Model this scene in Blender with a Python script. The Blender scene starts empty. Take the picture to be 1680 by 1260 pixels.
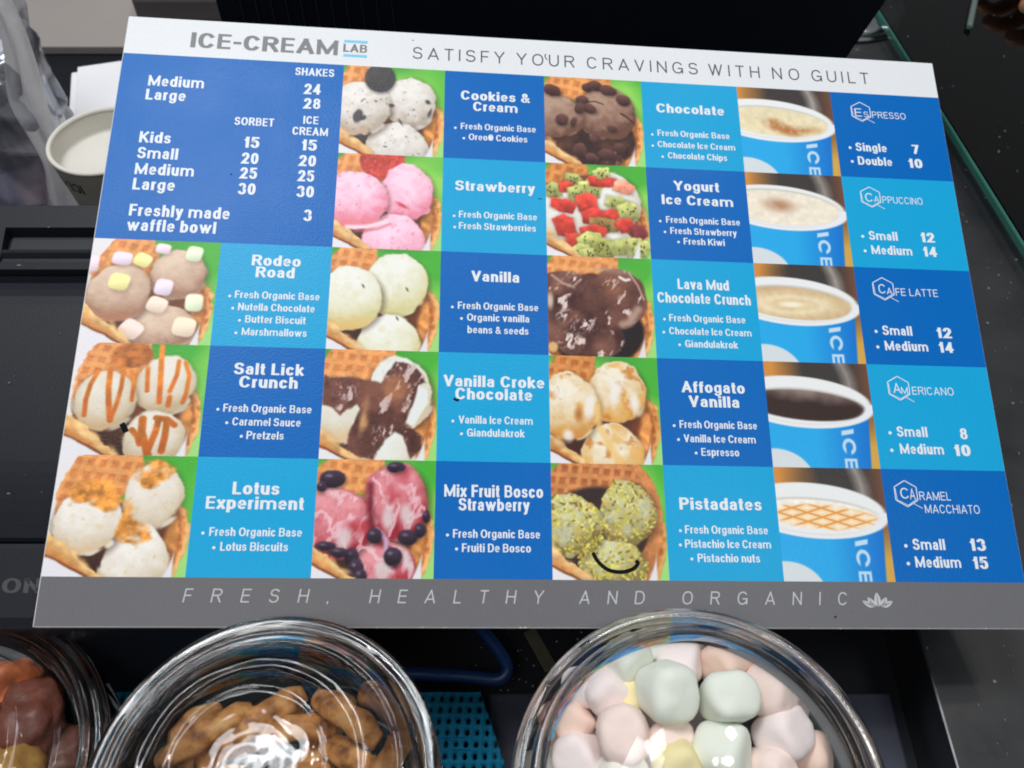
import bpy, bmesh, math, random
import numpy as np
from mathutils import Vector, Matrix, noise as mnoise

scene = bpy.context.scene
COL = scene.collection
random.seed(7)
R = math.radians

# ------------------------------------------------------------------ camera
cam_d = bpy.data.cameras.new('camera')
cam = bpy.data.objects.new('camera', cam_d)
COL.objects.link(cam)
cam_d.sensor_width = 36.0
cam_d.lens = 36.0 * 1500 / 1680
cam_d.clip_start = 0.01
cam_d.clip_end = 50
cam.location = (0, 0, 0.483)
cam.rotation_euler = (R(90 - 52), 0, 0)
cam_d.dof.use_dof = True
cam_d.dof.focus_distance = 0.425
cam_d.dof.aperture_fstop = 15
scene.camera = cam

# ------------------------------------------------------------------ light of the shop: soft ceiling panels, an added front fill, round downlights, dim room
world = bpy.data.worlds.new('World')
scene.world = world
world.use_nodes = True
bg = world.node_tree.nodes['Background']
bg.inputs[0].default_value = (0.93, 0.96, 1.0, 1)
bg.inputs[1].default_value = 0.20


def area(name, loc, size, power, col=(1, 1, 1), target=(0, 0.25, 0.15), shape='SQUARE', size_y=None):
    d = bpy.data.lights.new(name, 'AREA')
    d.shape = shape
    d.size = size
    if size_y:
        d.size_y = size_y
    d.energy = power
    d.color = col
    o = bpy.data.objects.new(name, d)
    COL.objects.link(o)
    o.location = loc
    o.rotation_euler = (Vector(target) - Vector(loc)).to_track_quat('-Z', 'Y').to_euler()
    return o


area('ceiling_and_fill_panel', (-0.58, 0.66, 2.3), 0.74, 24, (0.96, 0.98, 1.0))
area('ceiling_and_fill_panel', (-0.28, 0.96, 2.3), 0.34, 9, (0.96, 0.98, 1.0))
area('ceiling_and_fill_panel', (1.05, -0.35, 2.3), 0.42, 8, (0.97, 0.99, 1.0))
area('ceiling_and_fill_panel', (-0.30, -0.75, 2.1), 0.50, 9, (1.0, 0.98, 0.95))  # front fill, added to brighten the sides that face the camera
area('downlight', (-0.95, 0.30, 2.2), 0.14, 2.5, (1.0, 0.95, 0.88), shape='DISK')
area('downlight', (0.42, 0.60, 2.2), 0.14, 2.5, (1.0, 0.95, 0.88), shape='DISK')
area('downlight', (0.66, 0.62, 2.2), 0.14, 2.5, (1.0, 0.95, 0.88), shape='DISK')
area('downlight', (0.80, 1.05, 2.2), 0.14, 2.5, (1.0, 0.95, 0.88), shape='DISK')

scene.view_settings.view_transform = 'Standard'
scene.view_settings.look = 'None'
scene.view_settings.exposure = -0.08
scene.view_settings.gamma = 1.0
scene.cycles.max_bounces = 14
scene.cycles.transmission_bounces = 12
scene.cycles.glossy_bounces = 6
scene.cycles.transparent_max_bounces = 16
scene.cycles.caustics_refractive = True
scene.cycles.caustics_reflective = True
scene.cycles.blur_glossy = 0.6
scene.cycles.sample_clamp_indirect = 10
scene.cycles.use_denoising = True
scene.cycles.filter_width = 1.9


# ------------------------------------------------------------------ helpers
def lin(c):
    c = c / 255.0
    return c / 12.92 if c <= 0.04045 else ((c + 0.055) / 1.055) ** 2.4


def rgb(r, g, b):
    return (lin(r), lin(g), lin(b), 1)


def new_mat(name):
    m = bpy.data.materials.new(name)
    m.use_nodes = True
    nt = m.node_tree
    return m, nt, nt.nodes['Principled BSDF']


def plain(name, col, rough=0.5, spec=0.5, metal=0.0, vary=0.0, vscale=40, bump=0.0, bscale=600, coat=0.0):
    m, nt, p = new_mat(name)
    p.inputs['Base Color'].default_value = col
    p.inputs['Roughness'].default_value = rough
    p.inputs['Specular IOR Level'].default_value = spec
    p.inputs['Metallic'].default_value = metal
    p.inputs['Coat Weight'].default_value = coat
    tc = nt.nodes.new('ShaderNodeTexCoord')
    if vary:
        n = nt.nodes.new('ShaderNodeTexNoise')
        n.inputs['Scale'].default_value = vscale
        n.inputs['Detail'].default_value = 5
        nt.links.new(tc.outputs['Object'], n.inputs['Vector'])
        mix = nt.nodes.new('ShaderNodeMix')
        mix.data_type = 'RGBA'
        mix.inputs[6].default_value = tuple(c * (1 - vary) for c in col[:3]) + (1,)
        mix.inputs[7].default_value = tuple(min(1, c * (1 + vary)) for c in col[:3]) + (1,)
        nt.links.new(n.outputs['Fac'], mix.inputs[0])
        nt.links.new(mix.outputs[2], p.inputs['Base Color'])
    if bump:
        n2 = nt.nodes.new('ShaderNodeTexNoise')
        n2.inputs['Scale'].default_value = bscale
        n2.inputs['Detail'].default_value = 3
        nt.links.new(tc.outputs['Object'], n2.inputs['Vector'])
        b = nt.nodes.new('ShaderNodeBump')
        b.inputs['Strength'].default_value = bump
        b.inputs['Distance'].default_value = 0.001
        nt.links.new(n2.outputs['Fac'], b.inputs['Height'])
        nt.links.new(b.outputs['Normal'], p.inputs['Normal'])
    return m


def obj(name, mesh, mat=None, parent=None, label=None, cat=None, group=None, kind=None):
    o = bpy.data.objects.new(name, mesh)
    COL.objects.link(o)
    if mat is not None and not mesh.materials:
        mesh.materials.append(mat)
    if parent is not None:
        o.parent = parent
    tag(o, label, cat, group, kind)
    return o


def tag(o, label=None, cat=None, group=None, kind=None):
    if label: o['label'] = label
    if cat: o['category'] = cat
    if group: o['group'] = group
    if kind: o['kind'] = kind
    return o


def empty(name, loc, label, cat, group=None):
    o = bpy.data.objects.new(name, None)
    o.empty_display_size = 0.02
    COL.objects.link(o)
    o.location = loc
    return tag(o, label, cat, group)


def mesh_from(name, verts, faces, smooth=False):
    me = bpy.data.meshes.new(name)
    me.from_pydata([tuple(v) for v in verts], [], faces)
    me.update()
    if smooth:
        me.polygons.foreach_set('use_smooth', [True] * len(me.polygons))
    return me


def box_mesh(name, x0, x1, y0, y1, z0, z1, bev=0.0, seg=2):
    bm = bmesh.new()
    bmesh.ops.create_cube(bm, size=1)
    for v in bm.verts:
        v.co = Vector((x0 + (v.co.x + .5) * (x1 - x0), y0 + (v.co.y + .5) * (y1 - y0), z0 + (v.co.z + .5) * (z1 - z0)))
    if bev:
        bmesh.ops.bevel(bm, geom=bm.edges[:], offset=bev, segments=seg, affect='EDGES', profile=0.5)
    me = bpy.data.meshes.new(name)
    bm.to_mesh(me)
    bm.free()
    return me


def lathe(name, prof, n=64, closed=False, smooth=True):
    """prof: list of (r, z). closed joins last to first."""
    verts, faces, ring = [], [], []
    for r, z in prof:
        if r < 1e-6:
            ring.append([len(verts)] * n)
            verts.append((0, 0, z))
        else:
            ring.append(list(range(len(verts), len(verts) + n)))
            verts += [(r * math.cos(2 * math.pi * k / n), r * math.sin(2 * math.pi * k / n), z) for k in range(n)]
    m = len(prof)
    for i in range(m if closed else m - 1):
        a, b = ring[i], ring[(i + 1) % m]
        for k in range(n):
            q = [a[k], a[(k + 1) % n], b[(k + 1) % n], b[k]]
            q2 = []
            for t in q:
                if t not in q2: q2.append(t)
            if len(q2) >= 3: faces.append(q2)
    me = mesh_from(name, verts, faces, smooth)
    bm = bmesh.new()
    bm.from_mesh(me)
    bmesh.ops.recalc_face_normals(bm, faces=bm.faces[:])
    bm.to_mesh(me)
    bm.free()
    return me


def smooth_prof(pts, sub=6):
    """Catmull-Rom through the points."""
    out = []
    for i in range(len(pts) - 1):
        p0, p1, p2, p3 = pts[max(i - 1, 0)], pts[i], pts[i + 1], pts[min(i + 2, len(pts) - 1)]
        for k in range(sub):
            t = k / sub
            out.append(tuple(0.5 * ((2 * b) + (-a + c) * t + (2 * a - 5 * b + 4 * c - d) * t * t + (-a + 3 * b - 3 * c + d) * t ** 3)
                             for a, b, c, d in zip(p0, p1, p2, p3)))
    out.append(tuple(pts[-1]))
    return out


def tube(name, pts, rad, n=10, sub=6, flat=1.0):
    pts = [Vector(p) for p in smooth_prof([tuple(p) for p in pts], sub)]
    rads = rad if callable(rad) else (lambda t: rad)
    verts, faces = [], []
    up = Vector((0, 0, 1))
    for i, p in enumerate(pts):
        d = (pts[min(i + 1, len(pts) - 1)] - pts[max(i - 1, 0)]).normalized()
        s = d.cross(up)
        if s.length < 1e-4: s = d.cross(Vector((0, 1, 0)))
        s.normalize()
        u = s.cross(d)
        r = rads(i / (len(pts) - 1))
        for k in range(n):
            a = 2 * math.pi * k / n
            verts.append(p + s * (r * math.cos(a)) + u * (r * flat * math.sin(a)))
    for i in range(len(pts) - 1):
        for k in range(n):
            faces.append([i * n + k, i * n + (k + 1) % n, (i + 1) * n + (k + 1) % n, (i + 1) * n + k])
    faces.append(list(range(n))[::-1])
    faces.append([(len(pts) - 1) * n + k for k in range(n)])
    return mesh_from(name, verts, faces, True)


def glass_mat(name, tint=(1, 1, 1), rough=0.0, ior=1.46):
    m, nt, p = new_mat(name)
    p.inputs['Base Color'].default_value = tint + (1,)
    p.inputs['Roughness'].default_value = rough
    p.inputs['IOR'].default_value = ior
    p.inputs['Transmission Weight'].default_value = 1.0
    return m


def sheet_glass_mat(name, tint=(1, 1, 1), rough=0.02, film=False):
    """thin blown glass: clear, mirror-like by Fresnel."""
    m, nt, p = new_mat(name)
    nt.nodes.remove(p)
    out = nt.nodes['Material Output']
    tr = nt.nodes.new('ShaderNodeBsdfTransparent')
    tr.inputs[0].default_value = tint + (1,)
    gl = nt.nodes.new('ShaderNodeBsdfGlossy')
    gl.inputs['Roughness'].default_value = rough
    fr = nt.nodes.new('ShaderNodeFresnel')
    fr.inputs['IOR'].default_value = 1.5
    mx = nt.nodes.new('ShaderNodeMixShader')
    if film:                                   # one even sheet: both faces alike
        nt.nodes.remove(fr)
        fr = nt.nodes.new('ShaderNodeLayerWeight')
        fr.inputs[0].default_value = 0.22
    nt.links.new(fr.outputs[0], mx.inputs[0])
    nt.links.new(tr.outputs[0], mx.inputs[1])
    nt.links.new(gl.outputs[0], mx.inputs[2])
    nt.links.new(mx.outputs[0], out.inputs['Surface'])
    return m


# ------------------------------------------------------------------ the setting: counters
def speckle_mat():
    m, nt, p = new_mat('black granite')
    tc = nt.nodes.new('ShaderNodeTexCoord')
    v = nt.nodes.new('ShaderNodeTexVoronoi')
    v.inputs['Scale'].default_value = 190
    n = nt.nodes.new('ShaderNodeTexNoise')
    n.inputs['Scale'].default_value = 35
    n.inputs['Detail'].default_value = 6
    nt.links.new(tc.outputs['Object'], v.inputs['Vector'])
    nt.links.new(tc.outputs['Object'], n.inputs['Vector'])
    sep = nt.nodes.new('ShaderNodeSeparateColor')
    nt.links.new(v.outputs['Color'], sep.inputs[0])
    # radius of a fleck depends on its cell's random value; most cells have none
    thr = nt.nodes.new('ShaderNodeMapRange')
    thr.inputs[1].default_value = 0.62; thr.inputs[2].default_value = 1.0
    thr.inputs[3].default_value = -0.02; thr.inputs[4].default_value = 0.24
    nt.links.new(sep.outputs[0], thr.inputs[0])
    lt = nt.nodes.new('ShaderNodeMath'); lt.operation = 'SUBTRACT'
    nt.links.new(thr.outputs[0], lt.inputs[0]); nt.links.new(v.outputs['Distance'], lt.inputs[1])
    sh = nt.nodes.new('ShaderNodeMapRange')
    sh.inputs[1].default_value = 0.0; sh.inputs[2].default_value = 0.09
    nt.links.new(lt.outputs[0], sh.inputs[0])
    base = nt.nodes.new('ShaderNodeMix'); base.data_type = 'RGBA'
    base.inputs[6].default_value = (0.005, 0.006, 0.008, 1); base.inputs[7].default_value = (0.024, 0.026, 0.030, 1)
    nt.links.new(n.outputs['Fac'], base.inputs[0])
    mix = nt.nodes.new('ShaderNodeMix'); mix.data_type = 'RGBA'
    nt.links.new(sh.outputs[0], mix.inputs[0])
    nt.links.new(base.outputs[2], mix.inputs[6])
    mix.inputs[7].default_value = (0.22, 0.22, 0.23, 1)
    nt.links.new(mix.outputs[2], p.inputs['Base Color'])
    n4 = nt.nodes.new('ShaderNodeTexNoise'); n4.inputs['Scale'].default_value = 7; n4.inputs['Detail'].default_value = 7; n4.inputs['Roughness'].default_value = .65
    nt.links.new(tc.outputs['Object'], n4.inputs['Vector'])
    rm = nt.nodes.new('ShaderNodeMapRange'); rm.inputs[1].default_value = .35; rm.inputs[2].default_value = .68; rm.inputs[3].default_value = .26; rm.inputs[4].default_value = .62
    nt.links.new(n4.outputs['Fac'], rm.inputs[0]); nt.links.new(rm.outputs[0], p.inputs['Roughness'])
    p.inputs['Specular IOR Level'].default_value = 0.55
    return m


M_black = plain('black laminate', (0.0045, 0.0055, 0.0095, 1), 0.55, 0.25, vary=0.3, vscale=30, bump=0.05, bscale=900)
M_granite = speckle_mat()
obj('counter', box_mesh('counter', -1.6, 0.20, -0.6, 1.6, -0.03, 0.02), M_black, kind='structure')
obj('granite_worktop', box_mesh('granite_worktop', 0.1965, 1.8, -0.6, 1.6, -0.031, 0.06, 0.0012), M_granite, kind='structure')
M_steel_shelf = plain('warm grey steel', rgb(152, 146, 142), 0.45, 0.4, metal=0.0, vary=0.12, vscale=9, bump=0.04, bscale=300)
obj('back_shelf', box_mesh('back_shelf', -1.6, -0.15, 0.735, 1.55, 0.0205, 0.0285, 0.001), M_steel_shelf, kind='structure')

# ------------------------------------------------------------------ menu board
W, H = 420.0, 295.46
COLS = [0.0, 56.94, 107.55, 158.13, 208.48, 258.9, 309.56, 359.88, 420.0]
ROWS = [22.13, 72.84, 123.54, 174.24, 224.95, 275.65]
ex = Vector((0.99582067, 0.03401488, -0.08475958))
ey = Vector((0.00378294, -0.94262249, -0.33383907))
nn = Vector((0.09125178, -0.3321232, 0.93881164))
o0 = Vector((-0.19142089, 0.4257895, 0.23648345))
base_pt = o0 + ex * 0.21 + ey * (H / 1000)
board = empty('menu_board', base_pt, 'large tilted menu board of blue and photo squares headed SATISFY YOUR CRAVINGS WITH NO GUILT', 'menu board')
bm4 = Matrix.Identity(4)
for i in range(3):
    bm4[i][0], bm4[i][1], bm4[i][2], bm4[i][3] = ex[i], -ey[i], nn[i], base_pt[i]
board.matrix_world = bm4


def B(x, y, z=0.0):
    return ((x - 210) / 1000, (H - y) / 1000, z / 1000)


def print_mat(name, col, rough=0.31, spec=0.13, image=None):
    m, nt, p = new_mat(name)
    p.inputs['Roughness'].default_value = rough
    p.inputs['Specular IOR Level'].default_value = spec
    tc = nt.nodes.new('ShaderNodeTexCoord')
    n = nt.nodes.new('ShaderNodeTexNoise')
    n.inputs['Scale'].default_value = 1100
    n.inputs['Detail'].default_value = 2
    nt.links.new(tc.outputs['Object'], n.inputs['Vector'])
    b = nt.nodes.new('ShaderNodeBump')
    b.inputs['Strength'].default_value = 0.19
    b.inputs['Distance'].default_value = 0.0006
    nt.links.new(n.outputs['Fac'], b.inputs['Height'])
    nt.links.new(b.outputs['Normal'], p.inputs['Normal'])
    # handled print: faint smears and wear in the laminate
    n2 = nt.nodes.new('ShaderNodeTexNoise')
    n2.inputs['Scale'].default_value = 22
    n2.inputs['Detail'].default_value = 6
    nt.links.new(tc.outputs['Object'], n2.inputs['Vector'])
    mr = nt.nodes.new('ShaderNodeMapRange')
    mr.inputs[1].default_value = 0.3; mr.inputs[2].default_value = 0.75
    mr.inputs[3].default_value = rough - 0.04; mr.inputs[4].default_value = rough + 0.06
    nt.links.new(n2.outputs['Fac'], mr.inputs[0])
    nt.links.new(mr.outputs[0], p.inputs['Roughness'])
    if image is not None:
        t = nt.nodes.new('ShaderNodeTexImage')
        t.image = image
        t.interpolation = 'Cubic'
        t.extension = 'EXTEND'
        nt.links.new(t.outputs['Color'], p.inputs['Base Color'])
    else:
        mix = nt.nodes.new('ShaderNodeMix'); mix.data_type = 'RGBA'
        n3 = nt.nodes.new('ShaderNodeTexNoise')
        n3.inputs['Scale'].default_value = 900
        nt.links.new(tc.outputs['Object'], n3.inputs['Vector'])
        mix.inputs[6].default_value = tuple(c * 0.93 for c in col[:3]) + (1,)
        mix.inputs[7].default_value = tuple(min(1, c * 1.07) for c in col[:3]) + (1,)
        nt.links.new(n3.outputs['Fac'], mix.inputs[0])
        nt.links.new(mix.outputs[2], p.inputs['Base Color'])
    return m


M_core = plain('white foam board', (0.72, 0.72, 0.72, 1), 0.6, 0.3, vary=0.08, vscale=300)
M_white = print_mat('white print', (0.70, 0.725, 0.755, 1))
M_dark = print_mat('deep blue print', rgb(0, 99, 180))
M_light = print_mat('sky blue print', rgb(20, 158, 210))
M_grey = print_mat('grey print', rgb(104, 104, 108))
M_txt = print_mat('white lettering', (0.72, 0.77, 0.82, 1))
M_logo = print_mat('grey logo lettering', rgb(122, 122, 126))
M_slog = print_mat('dark grey lettering', rgb(84, 84, 92))
M_foot = print_mat('pale grey lettering', rgb(186, 187, 190))
M_cyan = print_mat('pale cyan rule', rgb(120, 195, 225))
M_ink = plain('black ink', (0.006, 0.006, 0.007, 1), 0.8, 0.1)

core = obj('backing', box_mesh('backing', -0.21, 0.21, 0.0, H / 1000, -0.0042, -0.00001, 0.0003, 1), M_core, board)


def sheet(name, x0, x1, y0, y1, mat, parent, z=0.12, uv=False):
    """one printed sheet of laminate, 0.1 mm thick, cut just short of the board's rim"""
    x0, x1, y0, y1 = max(x0, 0.45), min(x1, W - 0.35), max(y0, 0.3), min(y1, H - 0.35)
    zb = 0.012
    v = [B(x0, y1, z), B(x1, y1, z), B(x1, y0, z), B(x0, y0, z), B(x0, y1, zb), B(x1, y1, zb), B(x1, y0, zb), B(x0, y0, zb)]
    f = [(0, 1, 2, 3), (4, 5, 1, 0), (5, 6, 2, 1), (6, 7, 3, 2), (7, 4, 0, 3)]
    me = mesh_from(name, v, f)
    if uv:
        l = me.uv_layers.new(name='print')
        st = {0: (0, 0), 1: (1, 0), 2: (1, 1), 3: (0, 1), 4: (0, 0), 5: (1, 0), 6: (1, 1), 7: (0, 1)}
        for lp in me.loops:
            l.data[lp.index].uv = st[lp.vertex_index]
    return obj(name, me, mat, parent)


TEXT = {
 'price': [
  ('SHAKES',83.8,103.0,29.7,4.5,'b'),('Medium',14.0,40.6,40.4,6.1,'b'),('Large',13.9,32.7,48.3,6.1,'b'),('24',88.4,97.0,40.5,6.1,'b'),('28',88.7,97.3,48.9,6.1,'b'),
  ('SORBET',57.0,75.8,60.1,4.5,'b'),('ICE',89.7,96.9,57.6,4.5,'b'),('CREAM',84.9,102.0,64.0,4.5,'b'),('Kids',13.7,28.4,72.3,6.1,'b'),('Small',13.8,32.6,80.9,6.1,'b'),
  ('Medium',13.7,40.9,89.6,6.1,'b'),('Large',13.9,33.0,97.7,6.1,'b'),('15',62.5,69.8,72.5,6.1,'b'),('20',61.7,70.1,81.3,6.1,'b'),('25',61.7,70.1,89.4,6.1,'b'),
  ('30',61.9,70.1,97.9,6.1,'b'),('15',89.7,97.1,72.5,6.1,'b'),('20',88.7,97.2,81.2,6.1,'b'),('25',88.8,96.9,89.5,6.1,'b'),('30',89.1,97.3,98.0,6.1,'b'),
  ('Freshly made',14.0,59.4,111.4,6.1,'b'),('waffle bowl',13.9,53.9,119.1,6.1,'b'),('3',93.2,97.1,110.6,6.1,'b'),],
 'header': [
  ('ICE-CREAM',31.7,104.3,16.7,9.0,'x'),('LAB',106.6,118.5,14.2,4.8,'x'),('SATISFY',141.5,188.4,16.0,7.1,'t'),('YOUR',194.4,224.6,16.0,7.1,'t'),
  ('CRAVINGS',231.0,289.5,16.0,7.1,'t'),('WITH',295.3,322.8,16.0,7.1,'t'),('NO',329.5,344.3,16.0,7.1,'t'),('GUILT',351.0,382.4,16.0,7.1,'t'),],
 'Rodeo': [
  ('Rodeo',71.6,93.7,134.4,5.4,'x'),('Road',73.8,91.3,140.3,5.4,'x'),('Fresh Organic Base',65.5,103.3,150.9,3.6,'c'),('*',62.4,64.1,150.3,1.8,'dot'),
  ('Nutella Chocolate',67.3,101.5,156.9,3.6,'c'),('*',64.3,65.9,156.2,1.8,'dot'),('Butter Biscuit',71.1,97.8,162.8,3.6,'c'),('*',67.8,69.4,162.0,1.8,'dot'),
  ('Marshmallows',70.0,98.7,168.9,3.6,'c'),('*',66.8,68.4,168.1,1.8,'dot'),],
 'Salt': [
  ('Salt Lick',68.2,98.9,187.4,5.4,'x'),('Crunch',71.1,96.4,193.5,5.4,'x'),('Fresh Organic Base',65.4,103.2,204.7,3.6,'c'),('*',62.4,63.9,203.9,1.8,'dot'),
  ('Caramel Sauce',69.8,98.9,210.8,3.6,'c'),('*',66.7,68.2,209.9,1.8,'dot'),('Pretzels',76.3,92.1,216.8,3.6,'c'),('*',73.4,74.9,215.8,1.8,'dot'),],
 'Lotus': [
  ('Lotus',72.6,92.1,241.0,5.4,'x'),('Experiment',62.2,102.7,247.3,5.4,'x'),('Fresh Organic Base',64.8,102.7,258.6,3.6,'c'),('*',61.5,63.0,257.7,1.8,'dot'),
  ('Lotus Biscuits',69.8,97.4,264.7,3.6,'c'),('*',66.5,68.0,263.7,1.8,'dot'),],
 'Cookies': [
  ('Cookies &',166.3,201.3,38.9,5.4,'x'),('Cream',172.5,194.8,45.2,5.4,'x'),('Fresh Organic Base',166.5,203.9,56.1,3.6,'c'),('*',162.9,164.7,55.8,1.8,'dot'),
  ('Oreo® Cookies',170.5,199.6,62.1,3.6,'c'),('*',167.2,169.0,61.5,1.8,'dot'),],
 'Strawberry': [
  ('Strawberry',164.1,203.2,90.6,5.4,'x'),('Fresh Organic Base',166.3,203.9,105.3,3.6,'c'),('*',163.1,164.9,104.8,1.8,'dot'),
  ('Fresh Strawberries',166.4,203.3,111.4,3.6,'c'),('*',163.5,165.3,110.8,1.8,'dot'),],
 'Vanilla': [
  ('Vanilla',172.5,195.1,138.5,5.4,'x'),('Fresh Organic Base',166.5,203.9,152.7,3.6,'c'),('*',163.1,164.8,152.1,1.8,'dot'),('Organic vanilla',170.8,199.6,158.5,3.6,'c'),
  ('*',167.4,169.1,157.7,1.8,'dot'),('beans & seeds',171.1,199.2,164.6,3.6,'c'),],
 'Croke': [
  ('Vanilla Croke',160.5,206.2,190.5,5.4,'x'),('Chocolate',166.0,200.6,196.5,5.4,'x'),('Vanilla Ice Cream',167.6,200.7,207.7,3.6,'c'),('*',164.3,165.9,206.9,1.8,'dot'),
  ('Giandulakrok',171.4,197.1,213.6,3.6,'c'),('*',168.2,169.8,212.7,1.8,'dot'),],
 'Mix': [
  ('Mix Fruit Bosco',161.8,204.9,240.7,5.4,'x'),('Strawberry',168.1,199.0,246.6,5.4,'x'),('Fresh Organic Base',166.0,203.3,258.3,3.6,'c'),
  ('*',162.9,164.4,257.4,1.8,'dot'),('Fruiti De Bosco',169.9,199.3,264.3,3.6,'c'),('*',166.8,168.4,263.3,1.8,'dot'),],
 'Chocolate': [
  ('Chocolate',266.2,301.6,40.4,5.4,'x'),('Fresh Organic Base',266.0,303.3,54.3,3.6,'c'),('*',262.3,264.2,53.9,1.8,'dot'),
  ('Chocolate Ice Cream',265.7,305.7,60.9,3.6,'c'),('*',262.2,264.1,60.5,1.8,'dot'),('Chocolate Chips',270.6,301.0,67.2,3.6,'c'),('*',266.9,268.8,66.6,1.8,'dot'),],
 'Yogurt': [
  ('Yogurt',272.3,295.5,85.3,5.4,'x'),('Ice Cream',266.0,302.0,93.3,5.4,'x'),('Fresh Organic Base',267.5,304.6,103.5,3.6,'c'),('*',263.6,265.5,103.0,1.8,'dot'),
  ('Fresh Strawberry',269.3,302.5,109.5,3.6,'c'),('*',265.7,267.5,108.8,1.8,'dot'),('Fresh Kiwi',275.6,296.0,115.0,3.6,'c'),('*',272.1,273.9,114.0,1.8,'dot'),],
 'Lava': [
  ('Lava Mud',271.1,296.2,138.8,5.4,'x'),('Chocolate Crunch',260.9,306.3,146.1,5.4,'x'),('Fresh Organic Base',266.0,302.8,155.5,3.6,'c'),
  ('*',262.8,264.6,154.8,1.8,'dot'),('Chocolate Ice Cream',265.6,305.2,162.1,3.6,'c'),('*',262.1,263.9,161.4,1.8,'dot'),('Giandulakrok',272.8,298.2,168.4,3.6,'c'),
  ('*',269.3,271.1,167.5,1.8,'dot'),],
 'Affogato': [
  ('Affogato',269.6,299.5,190.6,5.4,'x'),('Vanilla',272.6,296.3,197.5,5.4,'x'),('Fresh Organic Base',267.7,303.7,207.6,3.6,'c'),('*',264.3,266.0,206.8,1.8,'dot'),
  ('Vanilla Ice Cream',269.2,302.5,214.2,3.6,'c'),('*',265.9,267.6,213.3,1.8,'dot'),('Espresso',276.9,294.3,220.4,3.6,'c'),('*',273.6,275.3,219.4,1.8,'dot'),],
 'Pistadates': [
  ('Pistadates',265.3,302.5,244.9,5.4,'x'),('Fresh Organic Base',267.1,304.3,255.4,3.6,'c'),('*',264.2,265.8,254.4,1.8,'dot'),
  ('Pistachio Ice Cream',266.7,305.1,261.6,3.6,'c'),('*',263.8,265.4,260.6,1.8,'dot'),('Pistachio nuts',271.9,299.6,267.7,3.6,'c'),('*',268.5,270.1,266.6,1.8,'dot'),],
 'Espresso': [
  ('@',369.9,380.9,33.5,11.6,'hex'),('E',372.0,375.7,36.5,4.9,'h'),('S',376.7,379.3,36.7,3.4,'h'),('PRESSO',381.3,399.6,36.9,3.9,'h'),('*',365.7,367.9,55.9,2.2,'dot'),
  ('Single',369.7,386.4,57.4,4.9,'b'),('7',400.2,404.1,57.5,5.4,'b'),('*',365.8,368.1,64.0,2.2,'dot'),('Double',370.0,388.2,65.5,4.9,'b'),('10',396.9,404.5,65.9,5.4,'b'),],
 'Cappuccino': [
  ('@',368.5,379.4,84.1,11.6,'hex'),('C',371.1,374.9,86.8,4.9,'h'),('A',375.5,378.4,86.9,3.4,'h'),('PPUCCINO',380.0,401.2,87.3,3.9,'h'),('*',365.8,368.0,106.8,2.2,'dot'),
  ('Small',370.1,385.0,108.3,4.9,'b'),('12',397.0,404.3,108.5,5.4,'b'),('*',366.0,368.2,114.8,2.2,'dot'),('Medium',370.3,391.4,116.2,4.9,'b'),
  ('14',397.1,404.4,116.4,5.4,'b'),],
 'Latte': [
  ('@',368.1,379.3,134.8,11.6,'hex'),('C',371.2,374.6,137.3,4.9,'h'),('A',375.2,378.0,137.6,3.4,'h'),('FE LATTE',379.7,401.2,138.2,3.9,'h'),
  ('*',365.9,368.0,157.6,2.2,'dot'),('Small',370.1,385.0,159.1,4.9,'b'),('12',397.2,404.9,159.8,5.4,'b'),('*',365.7,367.8,165.6,2.2,'dot'),
  ('Medium',370.2,391.8,167.0,4.9,'b'),('14',397.2,404.6,167.3,5.4,'b'),],
 'Americano': [
  ('@',368.6,379.7,185.9,11.6,'hex'),('A',371.4,375.0,188.3,4.9,'h'),('M',375.2,378.5,188.7,3.4,'h'),('ERICANO',380.6,401.0,188.9,3.9,'h'),
  ('*',365.8,367.9,208.0,2.2,'dot'),('Small',370.1,384.9,209.5,4.9,'b'),('8',400.8,404.3,210.2,5.4,'b'),('*',365.5,367.6,216.3,2.2,'dot'),
  ('Medium',370.4,391.5,217.7,4.9,'b'),('10',396.5,404.5,218.2,5.4,'b'),],
 'Caramel': [
  ('@',364.7,376.0,236.2,11.6,'hex'),('C',367.7,371.5,238.5,4.9,'h'),('A',372.0,374.6,238.8,4.9,'h'),('RAMEL',376.5,391.3,239.1,3.9,'h'),
  ('MACCHIATO',378.2,404.2,245.0,3.9,'h'),('*',365.9,367.8,260.0,2.2,'dot'),('Small',370.0,385.1,261.5,4.9,'b'),('13',396.7,404.2,261.7,5.4,'b'),
  ('*',365.9,367.8,267.8,2.2,'dot'),('Medium',370.0,391.2,269.3,4.9,'b'),('15',396.8,403.9,269.7,5.4,'b'),],
 'footer': [
  ('FRESH,',57.3,115.6,285.6,5.5,'t'),('HEALTHY',132.3,204.5,285.6,5.5,'t'),('AND',219.8,247.7,285.6,5.5,'t'),('ORGANIC',264.1,336.7,285.6,5.5,'t'),],
}

# ------------------------------------------------------------------ lettering: a plain grotesque drawn as strokes
def ar(cx, cy, rx, ry, a0, a1, n=12, e=2.25):
    out = []
    for k in range(n + 1):
        a = R(a0 + (a1 - a0) * k / n)
        c, s = math.cos(a), math.sin(a)
        out.append((cx + rx * math.copysign(abs(c) ** (2 / e), c), cy + ry * math.copysign(abs(s) ** (2 / e), s)))
    return out


def el(cx, cy, rx, ry, n=24):
    return ar(cx, cy, rx, ry, 90, 450, n)


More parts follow.
